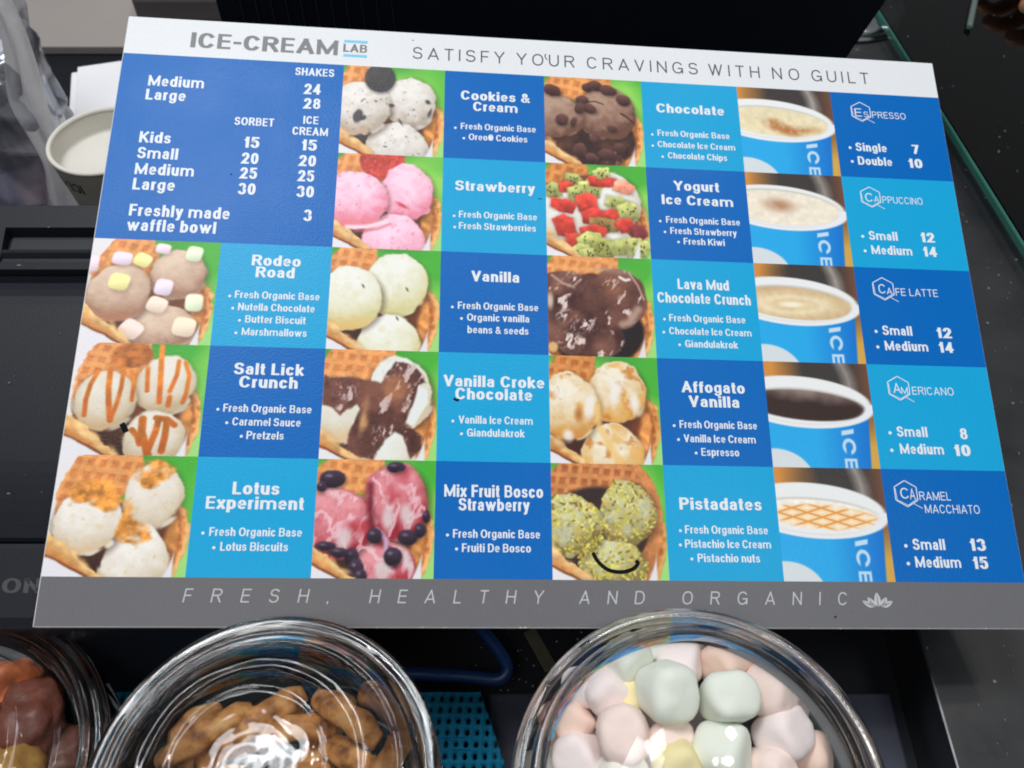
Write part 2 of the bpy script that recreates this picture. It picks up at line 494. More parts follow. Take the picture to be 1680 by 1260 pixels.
S_ = lambda k: [[(x, y * k) for x, y in ar(.5, .76, .46, .24, 22, 262, 16) + ar(.5, .26, .50, .26, 84, -160, 16)]]
GL = {
 'A': (.76, [[(0, 0), (.5, 1)], [(.5, 1), (1, 0)], [(.2, .28), (.8, .28)]]),
 'B': (.68, [[(0, 0), (0, 1)], [(0, 1)] + ar(.58, .765, .36, .235, 90, -90) + [(0, .53)], [(0, .53)] + ar(.6, .265, .40, .265, 90, -90) + [(0, 0)]]),
 'C': (.72, [ar(.5, .5, .5, .5, 40, 320, 26)]),
 'D': (.72, [[(0, 0), (0, 1)], [(0, 1)] + ar(.45, .5, .55, .5, 90, -90, 18) + [(0, 0)]]),
 'E': (.60, [[(1, 1), (0, 1), (0, 0), (1, 0)], [(0, .52), (.92, .52)]]),
 'F': (.56, [[(1, 1), (0, 1), (0, 0)], [(0, .5), (.88, .5)]]),
 'G': (.76, [ar(.5, .5, .5, .5, 40, 335, 26), [(.58, .44), (1, .44), (1, .02)]]),
 'H': (.70, [[(0, 0), (0, 1)], [(1, 0), (1, 1)], [(0, .52), (1, .52)]]),
 'I': (0, [[(0, 0), (0, 1)]]),
 'K': (.70, [[(0, 0), (0, 1)], [(.05, .36), (.95, 1)], [(.38, .58), (1, 0)]]),
 'L': (.54, [[(0, 1), (0, 0), (1, 0)]]),
 'M': (.86, [[(0, 0), (0, 1)], [(1, 0), (1, 1)], [(0, 1), (.5, .06)], [(.5, .06), (1, 1)]]),
 'N': (.70, [[(0, 0), (0, 1)], [(1, 0), (1, 1)], [(0, 1), (1, 0)]]),
 'O': (.78, [el(.5, .5, .5, .5, 32)]),
 'P': (.66, [[(0, 0), (0, 1)], [(0, 1)] + ar(.56, .735, .44, .265, 90, -90) + [(0, .47)]]),
 'R': (.70, [[(0, 0), (0, 1)], [(0, 1)] + ar(.56, .755, .42, .245, 90, -90) + [(0, .51)], [(.55, .51), (1, 0)]]),
 'S': (.66, S_(1)),
 'T': (.62, [[(0, 1), (1, 1)], [(.5, 1), (.5, 0)]]),
 'U': (.70, [[(0, 1)] + ar(.5, .40, .5, .40, 180, 360, 16) + [(1, 1)]]),
 'V': (.70, [[(0, 1), (.5, 0)], [(.5, 0), (1, 1)]]),
 'W': (1.0, [[(0, 1), (.26, 0)], [(.26, 0), (.5, 1)], [(.5, 1), (.74, 0)], [(.74, 0), (1, 1)]]),
 'Y': (.70, [[(0, 1), (.5, .44)], [(1, 1), (.5, .44)], [(.5, .46), (.5, 0)]]),
 'a': (.55, [ar(.5, .50, .43, .22, 155, 0, 12) + [(.93, 0)], [(.93, .43), (.42, .41)] + ar(.40, .20, .40, .20, 100, 270, 10) + ar(.48, .25, .45, .25, 275, 350, 6)]),
 'b': (.58, [[(0, 0), (0, 1)], el(.5, .36, .5, .36)]),
 'c': (.54, [ar(.5, .36, .5, .36, 42, 318, 20)]),
 'd': (.58, [[(1, 0), (1, 1)], el(.5, .36, .5, .36)]),
 'e': (.56, [[(.05, .36), (1, .36)] + ar(.5, .36, .5, .36, 8, 306, 22)]),
 'f': (.34, [[(1, 1)] + ar(.82, .76, .46, .24, 95, 180, 8) + [(.36, 0)], [(.0, .71), (.95, .71)]]),
 'g': (.58, [el(.5, .36, .5, .36), [(1, .72)] + ar(.5, -.04, .5, .26, 0, -150, 12)]),
 'h': (.55, [[(0, 0), (0, 1)], ar(.5, .42, .5, .30, 180, 0, 12) + [(1, 0)]]),
 'i': (0, [[(0, 0), (0, .72)], [(0, .985), (0, 1)]]),
 'k': (.54, [[(0, 0), (0, 1)], [(.1, .28), (.92, .72)], [(.36, .42), (1, 0)]]),
 'l': (0, [[(0, 0), (0, 1)]]),
 'm': (.95, [[(0, 0), (0, .72)], ar(.25, .44, .25, .28, 180, 0, 10) + [(.5, 0)], ar(.75, .44, .25, .28, 180, 0, 10) + [(1, 0)]]),
 'n': (.55, [[(0, 0), (0, .72)], ar(.5, .42, .5, .30, 180, 0, 12) + [(1, 0)]]),
 'o': (.58, [el(.5, .36, .5, .36)]),
 'p': (.58, [[(0, -.3), (0, .72)], el(.5, .36, .5, .36)]),
 'r': (.33, [[(0, 0), (0, .72)], ar(.95, .38, .95, .34, 175, 95, 8)]),
 's': (.52, S_(.72)),
 't': (.32, [[(.42, .95), (.42, .16)] + ar(.85, .16, .43, .16, 180, 268, 6) + [(1, 0)], [(0, .71), (.95, .71)]]),
 'u': (.55, [[(1, 0), (1, .72)], [(0, .72)] + ar(.5, .30, .5, .30, 180, 360, 12)]),
 'v': (.54, [[(0, .72), (.5, 0)], [(.5, 0), (1, .72)]]),
 'w': (.80, [[(0, .72), (.27, 0)], [(.27, 0), (.5, .72)], [(.5, .72), (.73, 0)], [(.73, 0), (1, .72)]]),
 'x': (.52, [[(0, .72), (1, 0)], [(0, 0), (1, .72)]]),
 'y': (.54, [[(0, .72), (.52, 0)], [(1, .72), (.45, -.12)] + ar(.2, -.1, .25, .2, -20, -90, 5)]),
 'z': (.48, [[(0, .72), (1, .72), (0, 0), (1, 0)]]),
 '0': (.56, [el(.5, .5, .5, .5, 28)]),
 '1': (.30, [[(.0, .74), (.55, .80), (1, .98)], [(1, 0), (1, 1)]]),
 '2': (.56, [ar(.5, .72, .48, .28, 170, -22, 14) + [(.02, 0), (1, 0)]]),
 '3': (.56, [ar(.48, .76, .45, .24, 155, -80, 14) + ar(.48, .265, .52, .265, 80, -158, 16)]),
 '4': (.58, [[(.74, 0), (.74, 1)], [(.74, 1), (0, .26)], [(0, .26), (1, .26)]]),
 '5': (.56, [[(.92, 1), (.14, 1), (.06, .46)] + ar(.48, .33, .52, .33, 135, -155, 18)]),
 '7': (.54, [[(0, 1), (1, 1), (.34, 0)]]),
 '8': (.56, [el(.5, .77, .43, .23), el(.5, .265, .5, .265)]),
 '&': (.72, [[(1, 0), (.22, .66)] + ar(.42, .80, .24, .20, 200, -30, 12) + [(.10, .36)] + ar(.38, .22, .38, .22, 160, 320, 10) + [(.92, .44)]]),
 '-': (.34, [[(0, .44), (1, .44)]]),
 ',': (0, [[(0, .03), (0, -.10)]]),
 '\u00ae': (.70, [el(.5, .5, .5, .5), [(.34, .25), (.34, .72)], [(.34, .72)] + ar(.5, .62, .16, .11, 90, -90, 6) + [(.34, .50)], [(.5, .5), (.68, .25)]]),
}
#        weight, side gap, space
STYLE = {'b': (.215, .115, .30), 'x': (.215, .10, .32), 'c': (.190, .105, .28), 't': (.098, .42, .6), 'h': (.105, .16, .35)}
XH = .74


def outline(pts, w, thin=1.0):
    """quads along a stroke, square ends, mitred bends"""
    P = [Vector(p) for p in pts]
    Q = [P[0]]
    for p in P[1:]:
        if (p - Q[-1]).length > 1e-4: Q.append(p)
    P = Q
    closed = (P[0] - P[-1]).length < 1e-3 and len(P) > 4
    if not closed:
        for i_, j_ in ((0, 1), (-1, -2)):
            d_ = (P[i_] - P[j_]).normalized() * w / 2
            d_.y *= thin
            P[i_] = P[i_] + d_
    L, Rr = [], []
    n = len(P)
    for i in range(n):
        if closed:
            a, b = P[(i - 1) % (n - 1)] if i else P[n - 2], P[(i + 1) % (n - 1)] if i < n - 1 else P[1]
            d0, d1 = (P[i] - a), (b - P[i])
        else:
            d0 = P[i] - P[i - 1] if i else P[1] - P[0]
            d1 = P[i + 1] - P[i] if i < n - 1 else d0
        d0, d1 = d0.normalized(), d1.normalized()
        n0, n1 = Vector((-d0.y, d0.x)), Vector((-d1.y, d1.x))
        m = (n0 + n1)
        m = n0 if m.length < .2 else m.normalized()
        k = 1 / max(.45, m.dot(n0))
        o_ = m * (w / 2 * k); o_.y *= thin
        L.append(P[i] + o_); Rr.append(P[i] - o_)
    return L, Rr


def text_mesh(s, st, gap=None):
    """x, y, tiny lift per stroke (cap height 1, baseline 0)"""
    w, g0, sp = STYLE[st]
    g = g0 if gap is None else gap
    thin = .74 if w > .15 else 1.0
    wv = w * thin
    ky = [(-.3, -.26 + wv / 2), (0, wv / 2), (.72, XH - wv / 2), (1, 1 - wv / 2)]

    def fy(y, caps):
        if caps and y >= 0: return wv / 2 + y * (1 - wv)
        for (a, ya), (b, yb) in zip(ky[:-1], ky[1:]):
            if y <= b or b == 1: return ya + (y - a) / (b - a) * (yb - ya)
    V_, F_, x = [], [], 0.0
    lift = 0
    for ch in s:
        if ch == ' ':
            x += sp + (g * .5 if gap else 0); continue
        Wd, strokes = GL[ch]
        Wd = max(Wd - w, 0) + (w * .45 if ch in 'mwMW' and w > .15 else 0)
        caps = ch.isupper() or ch.isdigit() or ch in '&\u00ae-'
        for stn in strokes:
            L, Rr = outline([(x + w / 2 + px * Wd, fy(py, caps)) for px, py in stn], w * (.88 if ch in 'aegsBE8&mMwW' and w > .15 else 1), thin)
            lift = (lift + 1) % 9
            b = len(V_)
            for a_, b_ in zip(L, Rr):
                V_ += [(a_.x, a_.y, lift), (b_.x, b_.y, lift)]
            for k in range(len(L) - 1):
                F_.append((b + 2 * k, b + 2 * k + 1, b + 2 * k + 3, b + 2 * k + 2))
        x += Wd + w + g
    return np.array(V_), F_


def cap_height(st):
    return 0.0, 1.0


def fit_text(s, x0, x1, yb, cap, st):
    """vertices in board millimetres (x right, y down) of a line that spans x0..x1 on baseline yb"""
    if st == 't':
        w1 = np.ptp(text_mesh(s, st, .2)[0][:, 0]); w2 = np.ptp(text_mesh(s, st, 1.2)[0][:, 0])
        v, f = text_mesh(s, st, .2 + ((x1 - x0) / (cap * 1.04) - w1) / max(w2 - w1, 1e-6))
    else:
        v, f = text_mesh(s, st)
    w = np.ptp(v[:, 0])
    X = x0 + (v[:, 0] - v[:, 0].min()) * (x1 - x0) / w
    return np.stack([X, yb - v[:, 1] * cap, v[:, 2] * 0.004], 1), f


class Flat:
    """flat print gathered into one mesh"""
    def __init__(self):
        self.v, self.f = [], []

    def add(self, pts, faces, z=0.2):
        b = len(self.v)
        self.v += [B(p[0], p[1], z + (p[2] if len(p) > 2 else 0)) for p in pts]
        self.f += [tuple(i + b for i in q) for q in faces]

    def text(self, s, x0, x1, yb, cap, st):
        p, f = fit_text(s, x0, x1, yb, cap, st)
        self.add(p, f)

    def poly(self, pts):
        self.add(pts, [tuple(range(len(pts)))])

    def dot(self, x, y, r, n=14):
        self.poly([(x + r * math.cos(2 * math.pi * k / n), y - r * math.sin(2 * math.pi * k / n)) for k in range(n)])

    def stroke(self, pts, w):
        for (xa, ya), (xb, yb) in zip(pts[:-1], pts[1:]):
            d = math.hypot(xb - xa, yb - ya)
            nx, ny = -(yb - ya) / d * w / 2, (xb - xa) / d * w / 2
            self.poly([(xa + nx, ya + ny), (xa - nx, ya - ny), (xb - nx, yb - ny), (xb + nx, yb + ny)])

    def build(self, name, mat, parent):
        me = mesh_from(name, self.v, self.f)
        # lettering has to face out of the board
        bm = bmesh.new(); bm.from_mesh(me)
        bm.normal_update()
        for f in bm.faces:
            if f.normal.z < 0: f.normal_flip()
        bm.to_mesh(me); bm.free()
        return obj(name, me, mat, parent)


def put_lines(keys, panel):
    """heading, list and prices of one panel as sub-parts"""
    head, items, mark = Flat(), Flat(), Flat()
    for s, x0, x1, yb, cap, st in TEXT[keys]:
        if st == 'dot':
            items.dot((x0 + x1) / 2, yb - 0.2, cap * 0.36)
        elif st == 'hex':
            cx, cy, r = (x0 + x1) / 2, yb, (x1 - x0) / 2 * 1.06
            ring = [(cx + r * math.cos(R(90 + 60 * k)), cy - r * math.sin(R(90 + 60 * k))) for k in range(7)]
            mark.stroke(ring, 0.42)
            ring2 = [(cx + r * .90 * math.cos(R(94 + 60 * k)), cy - r * .90 * math.sin(R(94 + 60 * k))) for k in range(1, 5)]
            mark.stroke(ring2, 0.25)
            mark.stroke([(cx + r * .45, cy + r * .72), (cx + r * 1.15, cy + r * 1.12)], 0.3)
        elif st in 'xh':
            head.text(s, x0, x1, yb, cap, st)
        else:
            items.text(s, x0, x1, yb, cap, st)
    if head.v: head.build('heading', M_txt, panel)
    if mark.v: mark.build('hexagon_mark', M_txt, panel)
    if items.v: items.build('item_list', M_txt, panel)


# header and footer bands
hd = sheet('header_band', 0, W, 0, ROWS[0], M_white, board)
logo, slog, rule = Flat(), Flat(), Flat()
for s, x0, x1, yb, cap, st in TEXT['header']:
    (logo if st == 'x' else slog).text(s, x0, x1, yb, cap, st)
rule.poly([(106.8, 7.0), (118.6, 7.0), (118.6, 8.5), (106.8, 8.5)])
rule.poly([(106.8, 15.6), (118.6, 15.6), (118.6, 17.1), (106.8, 17.1)])
logo.build('logo', M_logo, hd)
rule.build('logo_rule', M_cyan, hd)
slog.build('slogan', M_slog, hd)
ft = sheet('footer_band', 0, W, ROWS[5], H, M_grey, board)
slog = Flat()
for s, x0, x1, yb, cap, st in TEXT['footer']:
    p_, f_ = fit_text(s, x0, x1, yb, cap, st)
    p_[:, 0] += (yb - cap / 2 - p_[:, 1]) * 0.15      # oblique letters
    slog.add(p_, f_)
slog.build('slogan', M_foot, ft)


def leaf(fl, bx, by, ang, ln, wd):
    c, s = math.cos(R(ang)), math.sin(R(ang))
    for side in (1, -1):
        pts = [(0, 0.25 * side)] + [(ln * t, side * (0.25 + wd * math.sin(math.pi * t ** 0.8))) for t in (.15, .35, .55, .75, .9)] + [(ln, 0.05 * side)]
        fl.poly([(bx + u * c - w * s, by - (u * s + w * c)) for u, w in pts])


lf = Flat()
for ang, ln, wd, dx in ((90, 6.2, 1.25, 0), (126, 5.0, 1.0, -1.4), (54, 5.0, 1.0, 1.4), (152, 5.2, 0.85, -2.2), (28, 5.2, 0.85, 2.2)):
    leaf(lf, 350.5 + dx, 286.3, ang, ln, wd)
lf.build('leaf_emblem', M_foot, ft)

pp = sheet('price_panel', 0, COLS[2], ROWS[0], ROWS[2], M_dark, board)
put_lines('price', pp)
for ci, keys, first_dark in ((1, ('Rodeo', 'Salt', 'Lotus'), False),
                             (3, ('Cookies', 'Strawberry', 'Vanilla', 'Croke', 'Mix'), True),
                             (5, ('Chocolate', 'Yogurt', 'Lava', 'Affogato', 'Pistadates'), False),
                             (7, ('Espresso', 'Cappuccino', 'Latte', 'Americano', 'Caramel'), True)):
    r0 = 2 if ci == 1 else 0
    for k, key in enumerate(keys):
        dark = first_dark ^ (k % 2 == 1)
        s = sheet('drink_panel' if ci == 7 else 'flavour_panel', COLS[ci], COLS[ci + 1], ROWS[r0 + k], ROWS[r0 + k + 1], M_dark if dark else M_light, board)
        put_lines(key, s)

# ------------------------------------------------------------------ the printed pictures (flat print, painted here with numpy)
N = 240
VV, UU = np.mgrid[0:N, 0:N] / (N - 1.0)


def vnoise(seed, freq, octv=4, U=None, V=None):
    U = UU if U is None else U
    V = VV if V is None else V
    out = np.zeros_like(U); amp = 1.0; tot = 0
    for o in range(octv):
        g = np.random.RandomState(seed * 31 + o * 7 + 1).rand(67, 67)
        x = (U * freq + 20.37 * (o + 1)) % 64; y = (V * freq + 11.71 * (o + 1)) % 64
        xi, yi = x.astype(int), y.astype(int)
        fx, fy = x - xi, y - yi
        fx, fy = fx * fx * (3 - 2 * fx), fy * fy * (3 - 2 * fy)
        out += amp * ((g[yi, xi] * (1 - fx) + g[yi, xi + 1] * fx) * (1 - fy) + (g[yi + 1, xi] * (1 - fx) + g[yi + 1, xi + 1] * fx) * fy)
        tot += amp; amp *= 0.5; freq *= 2
    return out / tot


def C(*c):
    return np.array(c, float)


def sm(d, w=0.012):
    t = np.clip(0.5 - d / (2 * w), 0, 1)
    return t * t * (3 - 2 * t)


def put(img, m, col):
    m = m[..., None]
    img[:] = img * (1 - m) + col * m


def ell(U, V, cx, cy, rx, ry, rot=0, rough=0.0, seed=3, freq=9):
    a = R(rot)
    x, y = U - cx, V - cy
    x, y = x * math.cos(a) + y * math.sin(a), -x * math.sin(a) + y * math.cos(a)
    d = (np.sqrt((x / rx) ** 2 + (y / ry) ** 2) - 1) * min(rx, ry)
    if rough:
        d = d + (vnoise(seed, freq, 3) - 0.5) * rough
    return d


def seg(U, V, pts, w):
    d = np.full_like(U, 9.0)
    for k, ((xa, ya), (xb, yb)) in enumerate(zip(pts[:-1], pts[1:])):
        L = (xb - xa) ** 2 + (yb - ya) ** 2
        t = np.clip(((U - xa) * (xb - xa) + (V - ya) * (yb - ya)) / L, 0, 1)
        d = np.minimum(d, np.hypot(U - xa - t * (xb - xa), V - ya - t * (yb - ya)))
    return d - w


def polyd(U, V, pts):
    ins = np.zeros_like(U, bool)
    d = np.full_like(U, 9.0)
    n = len(pts)
    for i in range(n):
        (xa, ya), (xb, yb) = pts[i], pts[(i + 1) % n]
        c = ((ya > V) != (yb > V)) & (U < (xb - xa) * (V - ya) / ((yb - ya) + 1e-12) + xa)
        ins ^= c
        L = (xb - xa) ** 2 + (yb - ya) ** 2
        t = np.clip(((U - xa) * (xb - xa) + (V - ya) * (yb - ya)) / L, 0, 1)
        d = np.minimum(d, np.hypot(U - xa - t * (xb - xa), V - ya - t * (yb - ya)))
    return np.where(ins, -d, d)


def shade(col, f):
    return np.clip(col * f[..., None], 0, 255)


def scoop(img, U, V, cx, cy, rx, ry, light, dark, rot=0, rough=0.03, seed=1, grain=0.10, gfreq=16, warm=None):
    d = ell(U, V, cx, cy, rx, ry, rot, rough, seed)
    x, y = (U - cx) / rx, (V - cy) / ry
    z = np.sqrt(np.clip(1 - x * x - y * y, 0.02, 1))
    l = np.clip(0.30 * -x * 0.5 + -0.62 * y + 0.62 * z, -0.3, 1)
    d = d + (vnoise(seed + 3, 5, 3, U * .9, V * .9) - .5) * .07 + (vnoise(seed + 4, 22, 3) - .5) * .018
    l = np.clip(0.10 + 1.02 * l + (vnoise(seed + 5, gfreq, 5) - 0.5) * (grain + .035) * 4.6 + (vnoise(seed + 6, 34, 3) - .5) * .16 + (vnoise(seed + 8, 5, 3) - .5) * .35, 0, 1)
    l = l ** 0.8
    col = dark * (1 - l[..., None]) + light * l[..., None]
    if warm is not None:
        t = np.clip(y * 1.6 - 0.75, 0, 1)[..., None]
        col = col * (1 - t * 0.75) + warm * t * 0.75
    # contact shade the photograph shows round each scoop
    put(img, sm(ell(U, V, cx + .01, cy + .03, rx * 1.04, ry * 1.04, rot), 0.05) * 0.6, C(62, 40, 32))
    rs = np.random.RandomState(seed + 70)
    for k in range(6):                        # ragged skirt where the scoop was pressed in
        a_ = R(rs.uniform(10, 170))
        put(img, sm(ell(U, V, cx + rx * .97 * math.cos(a_), cy + ry * .96 * math.sin(a_), rs.uniform(.03, .085), rs.uniform(.018, .03), math.degrees(a_) + 90, .03, seed + k), .012), (dark * .5 + light * .5) * rs.uniform(.80, 1.0))
    put(img, sm(d), col)
    return d


def specks(img, U, V, mask, seed, n, size, col, alpha=0.9):
    rs = np.random.RandomState(seed)
    for _ in range(n):
        x, y, r = rs.uniform(-.1, 1), rs.uniform(0, 1), size * rs.uniform(.4, 1.3)
        d = ell(U, V, x, y, r * rs.uniform(.6, 1.6), r, rs.uniform(0, 180))
        put(img, sm(d, 0.008) * (mask < 0) * alpha * rs.uniform(.4, 1), col)


def blob(img, U, V, x, y, rx, ry, col, rot=0, seed=5, rough=0.02, hi=0.18):
    d = ell(U, V, x, y, rx, ry, rot, rough, seed, 14)
    put(img, sm(ell(U, V, x + .006, y + .018, rx * 1.05, ry * 1.05, rot), 0.025) * 0.4, col * 0.45)
    l = np.clip(1.0 - hi * (V - y) / ry * 1.2 + (vnoise(seed + 2, 20, 3) - .5) * 0.25, .4, 1.3)
    put(img, sm(d, 0.010), shade(col, l))


def waffle(U, V, c0, c1, fu=0.105, fv=0.11, rot=-6, seed=8):
    a = R(rot)
    x, y = U * math.cos(a) - V * math.sin(a), U * math.sin(a) + V * math.cos(a)
    w = vnoise(seed, 6, 3) * 0.03
    gx, gy = np.abs(((x + w + V * .12) / fu) % 1 - .5) * 2, np.abs(((y + w) / fv) % 1 - .5) * 2
    pit = np.clip((0.74 - np.maximum(gx, gy)) * 3.2, 0, 1)
    sh = np.clip(((y + w) / fv % 1) * 1.2, 0, 1)
    pit = pit * (0.55 + 0.45 * (1 - sh))
    n = vnoise(seed + 1, 22, 4)
    col = c1 * (1 - pit[..., None]) + c0 * pit[..., None]
    return shade(col, 0.86 + 0.30 * n)


def base_tile(left, seed, uw=0.42, vw=0.30, tone=0, crust=True):
    """green blur, white bowl, waffle bowl; left=True for the wider first column"""
    U, V = (UU * 1.127 - 0.119, VV) if left else (UU, VV)
    img = np.zeros((N, N, 3))
    n = vnoise(seed, 2.2, 2)
    gsel = np.clip((n - 0.35) * 2.6 + (V - .15) * 0.8 - np.abs(V - .52) * .9 + .25, 0, 1)[..., None]
    img[:] = C(72, 172, 58) * (1 - gsel) + C(142, 208, 92) * gsel
    put(img, sm(V - 0.07, 0.08) * 0.55 * sm(-(U - 0.75) * -1, .25), C(62, 138, 60))
    put(img, sm(0.60 - V, 0.22) * sm(0.80 - U, 0.1), C(152, 212, 122))
    put(img, sm(ell(U, V, .99, .58, .05, .13), 0.06) * .6, C(66, 165, 70))
    # white behind, left
    if left:
        put(img, sm(U - 0.25, 0.05), C(226, 222, 226))
    ang = np.arctan2(V - .45, U - .43)
    wob = 0.012 * np.sin(ang * 34 + 3 * np.sin(ang * 5)) + 0.014 * np.sin(ang * 11 + seed)
    wv = (vnoise(seed + 7, 13, 3) - .5) * .045
    wob = wob * .25 + wv
    E0 = np.where(V < .44, ell(U, V, .43, .44, .535, .60), ell(U, V, .43, .44, .535, .84)) + wob
    Eb = ell(U, V, .43, .40, .555, .66)
    # white bowl round the waffle, low
    low = sm(0.74 - V, 0.04)
    put(img, low * sm(U - 0.90, 0.012), C(218, 220, 226))
    put(img, low * sm(Eb + .0, 0.02) * .0, C(200, 200, 205))
    # waffle
    cA, cB = C(196 - tone, 116 - tone, 66 - tone), C(226 - tone, 156 - tone, 94 - tone)
    wf = waffle(U, V, cA, cB, seed=seed)
    back = sm(np.maximum(E0, np.maximum(U - uw - V * .2 + wob * 2, V - vw)), 0.012)
    put(img, back, wf)
    if left:
        put(img, sm(np.maximum(E0, np.maximum(U - .42, V - .8)), .012), wf)
    rc = sm(np.maximum(E0, np.maximum(0.44 - V, 0.55 - U)), 0.012)
    crustc = shade(C(224, 150, 82) * (0.72 + .56 * vnoise(seed + 3, 11, 4)[..., None]), 0.96 + 0.10 * np.sin(ang * 26 + 2 * np.sin(ang * 9)))
    put(img, rc, crustc)
    lowin = sm(np.maximum(E0, 0.60 - V), 0.012)
    put(img, lowin * sm(U - .80, .03), C(150, 88, 50))
    # inside of the bowl: brown to dark
    E1 = np.where(V < .43, ell(U, V, .40, .43, .435, .53), ell(U, V, .40, .43, .435, .72)) + wv * .6
    t = np.clip((V - .45) * 1.5 + (U - .6) * -.3 + .2, 0, 1)[..., None]
    inn = C(176, 92, 48) * (1 - t) + C(56, 34, 30) * t
    put(img, sm(np.maximum(E1, .40 - V), 0.03), inn)
    # standing edge of the waffle at the right, ridged and knobbly
    path = [(.885, .44), (.945, .52), (.962, .64), (.945, .78), (.90, .92), (.86, 1.0)]
    wv2 = (vnoise(seed + 12, 16, 3) - .5) * .035
    dd = seg(U, V, path, .040) + wv2
    put(img, sm(dd, .012), waffle(U * 1.0, V, C(182 - tone, 104 - tone, 54 - tone), C(228 - tone, 158 - tone, 92 - tone), .07, .085, 20, seed + 2))
    de = seg(U + .028, V, path, .016) + wv2
    put(img, sm(seg(U - .026, V, path, .013) + wv2 * 1.4, .012) * .8, C(240 - tone, 190 - tone, 124 - tone))
    put(img, sm(de, .02) * .55, C(140, 74, 40))
    return img, U, V, E0, ang


def front_crust(img, U, V, E0, seed, tone=0):
    """the curled waffle edge at the lower left, and the white bowl under it"""
    wob = (vnoise(seed + 9, 9, 4) - .5) * .10
    line = 0.735 + 0.78 * U + wob              # upper edge
    lineb = 0.885 + 0.46 * U + 0.25 * U * U + wob * .25
    put(img, sm(np.maximum(lineb + .010 - V, U - .33), 0.016), C(224, 222, 228))
    m = sm(np.maximum(np.maximum(line - V, V - lineb), U - .36), 0.010)
    t = np.clip((V - line) / (lineb - line + 1e-6), 0, 1)
    n = vnoise(seed + 4, 18, 4)
    col = (C(246, 208, 142) * (1 - t[..., None]) + C(196, 122, 62) * t[..., None]) * (0.82 + .32 * n[..., None]) - tone
    put(img, m, np.clip(col, 0, 255))
    rs = np.random.RandomState(seed + 33)
    for k in range(5):                        # lumps of batter along the lip
        u_ = .0 + .075 * k + rs.uniform(-.03, .03)
        v_ = .755 + .78 * u_ + rs.uniform(-.012, .03)
        dd = ell(U, V, u_, v_, rs.uniform(.04, .08), rs.uniform(.018, .034), 38 + rs.uniform(-22, 22), .05, seed + k)
        put(img, sm(dd + -.006, .03) * .3, C(170, 104, 56))
        put(img, sm(dd, .022) * .8, shade(C(248, 208, 146) * rs.uniform(.84, 1.0), np.clip(1.05 - (V - v_) * 5, .7, 1.1)))
    e = sm(np.abs(V - lineb) - 0.010, 0.010) * (U < .33)
    put(img, e * .75, C(120, 66, 36))
    # white bowl corner lower right
    put(img, sm(np.maximum(np.maximum(-(ell(U, V, .42, .45, .53, .85)), 0.78 - V), np.maximum(U - .90, .5 - U)), 0.012), C(220, 221, 227))


def finish(name, img, seed):
    img = img + (np.random.RandomState(seed).rand(N, N, 1) - .5) * 8
    img = np.clip(img, 0, 255) / 255.0
    a = np.ones((N, N, 4), np.float32)
    a[..., :3] = img[::-1]
    im = bpy.data.images.new(name, N, N)
    im.pixels.foreach_set(a.ravel())
    im.update()
    im.pack()
    return im


S_L, S_R, S_B = (.17, .49, .31, .30), (.675, .405, .245, .295), (.56, .93, .30, .30)


def three(img, U, V, light, dark, seed, warm=None, grain=.1, rough=.03, L=S_L, Rr=S_R, Bb=S_B):
    a = scoop(img, U, V, *Rr, light, dark, seed=seed + 1, grain=grain, rough=rough, warm=None)
    c = scoop(img, U, V, *Bb, light, dark, seed=seed + 2, grain=grain, rough=rough)
    b = scoop(img, U, V, *L, light, dark, seed=seed, grain=grain, rough=rough, warm=warm)
    return np.minimum(np.minimum(a, b), c), (b, a, c)


def t_cookies():
    img, U, V, E0, ang = base_tile(False, 11, .30, .24)
    d, _ = three(img, U, V, C(232, 228, 224), C(176, 164, 150), 12, warm=C(196, 160, 130))
    specks(img, U, V, d, 3, 90, .009, C(120, 116, 112), .7)
    specks(img, U, V, d, 4, 40, .02, C(196, 188, 160), .5)
    for x, y, rx, ry, r in ((.165, .58, .045, .075, 10), (.21, .60, .03, .035, 60), (.485, .44, .03, .02, 10), (.86, .51, .016, .045, 15), (.84, .38, .03, .02, 30), (.20, .83, .05, .05, 0), (.33, .40, .014, .01, 30), (.58, .63, .012, .03, -30), (.44, .91, .02, .012, 10)):
        put(img, sm(ell(U, V, x, y, rx, ry, r, .02, 6, 20), .012) * .9, C(62, 58, 60))
    blob(img, U, V, .36, .13, .15, .165, C(70, 68, 70), 0, 4, .01, .05)
    front_crust(img, U, V, E0, 11)
    return img


def t_strawberry():
    img, U, V, E0, ang = base_tile(False, 21, .30, .26)
    put(img, sm(ell(U, V, .42, .05, .22, .24, 0, .02), .014), shade(C(214, 78, 70), .65 + .5 * vnoise(5, 30, 3) + .25 * (U - .3)))
    d, (b, a, c) = three(img, U, V, C(246, 208, 228), C(228, 136, 160), 22, warm=C(226, 116, 116), grain=.14)
    specks(img, U, V, d, 5, 70, .014, C(222, 120, 140), .6)
    specks(img, U, V, d, 6, 30, .007, C(120, 70, 90), .8)
    put(img, sm(ell(U, V, .63, .54, .07, .02, 30, .02), .015), C(204, 74, 88))
    put(img, sm(seg(U, V, [(.12, .79), (.3, .78), (.48, .72)], .022), .02), C(250, 212, 226))
    put(img, sm(seg(U, V, [(.2, .83), (.4, .80), (.52, .74)], .012), .02) * .7, C(212, 96, 110))
    front_crust(img, U, V, E0, 21)
    return img


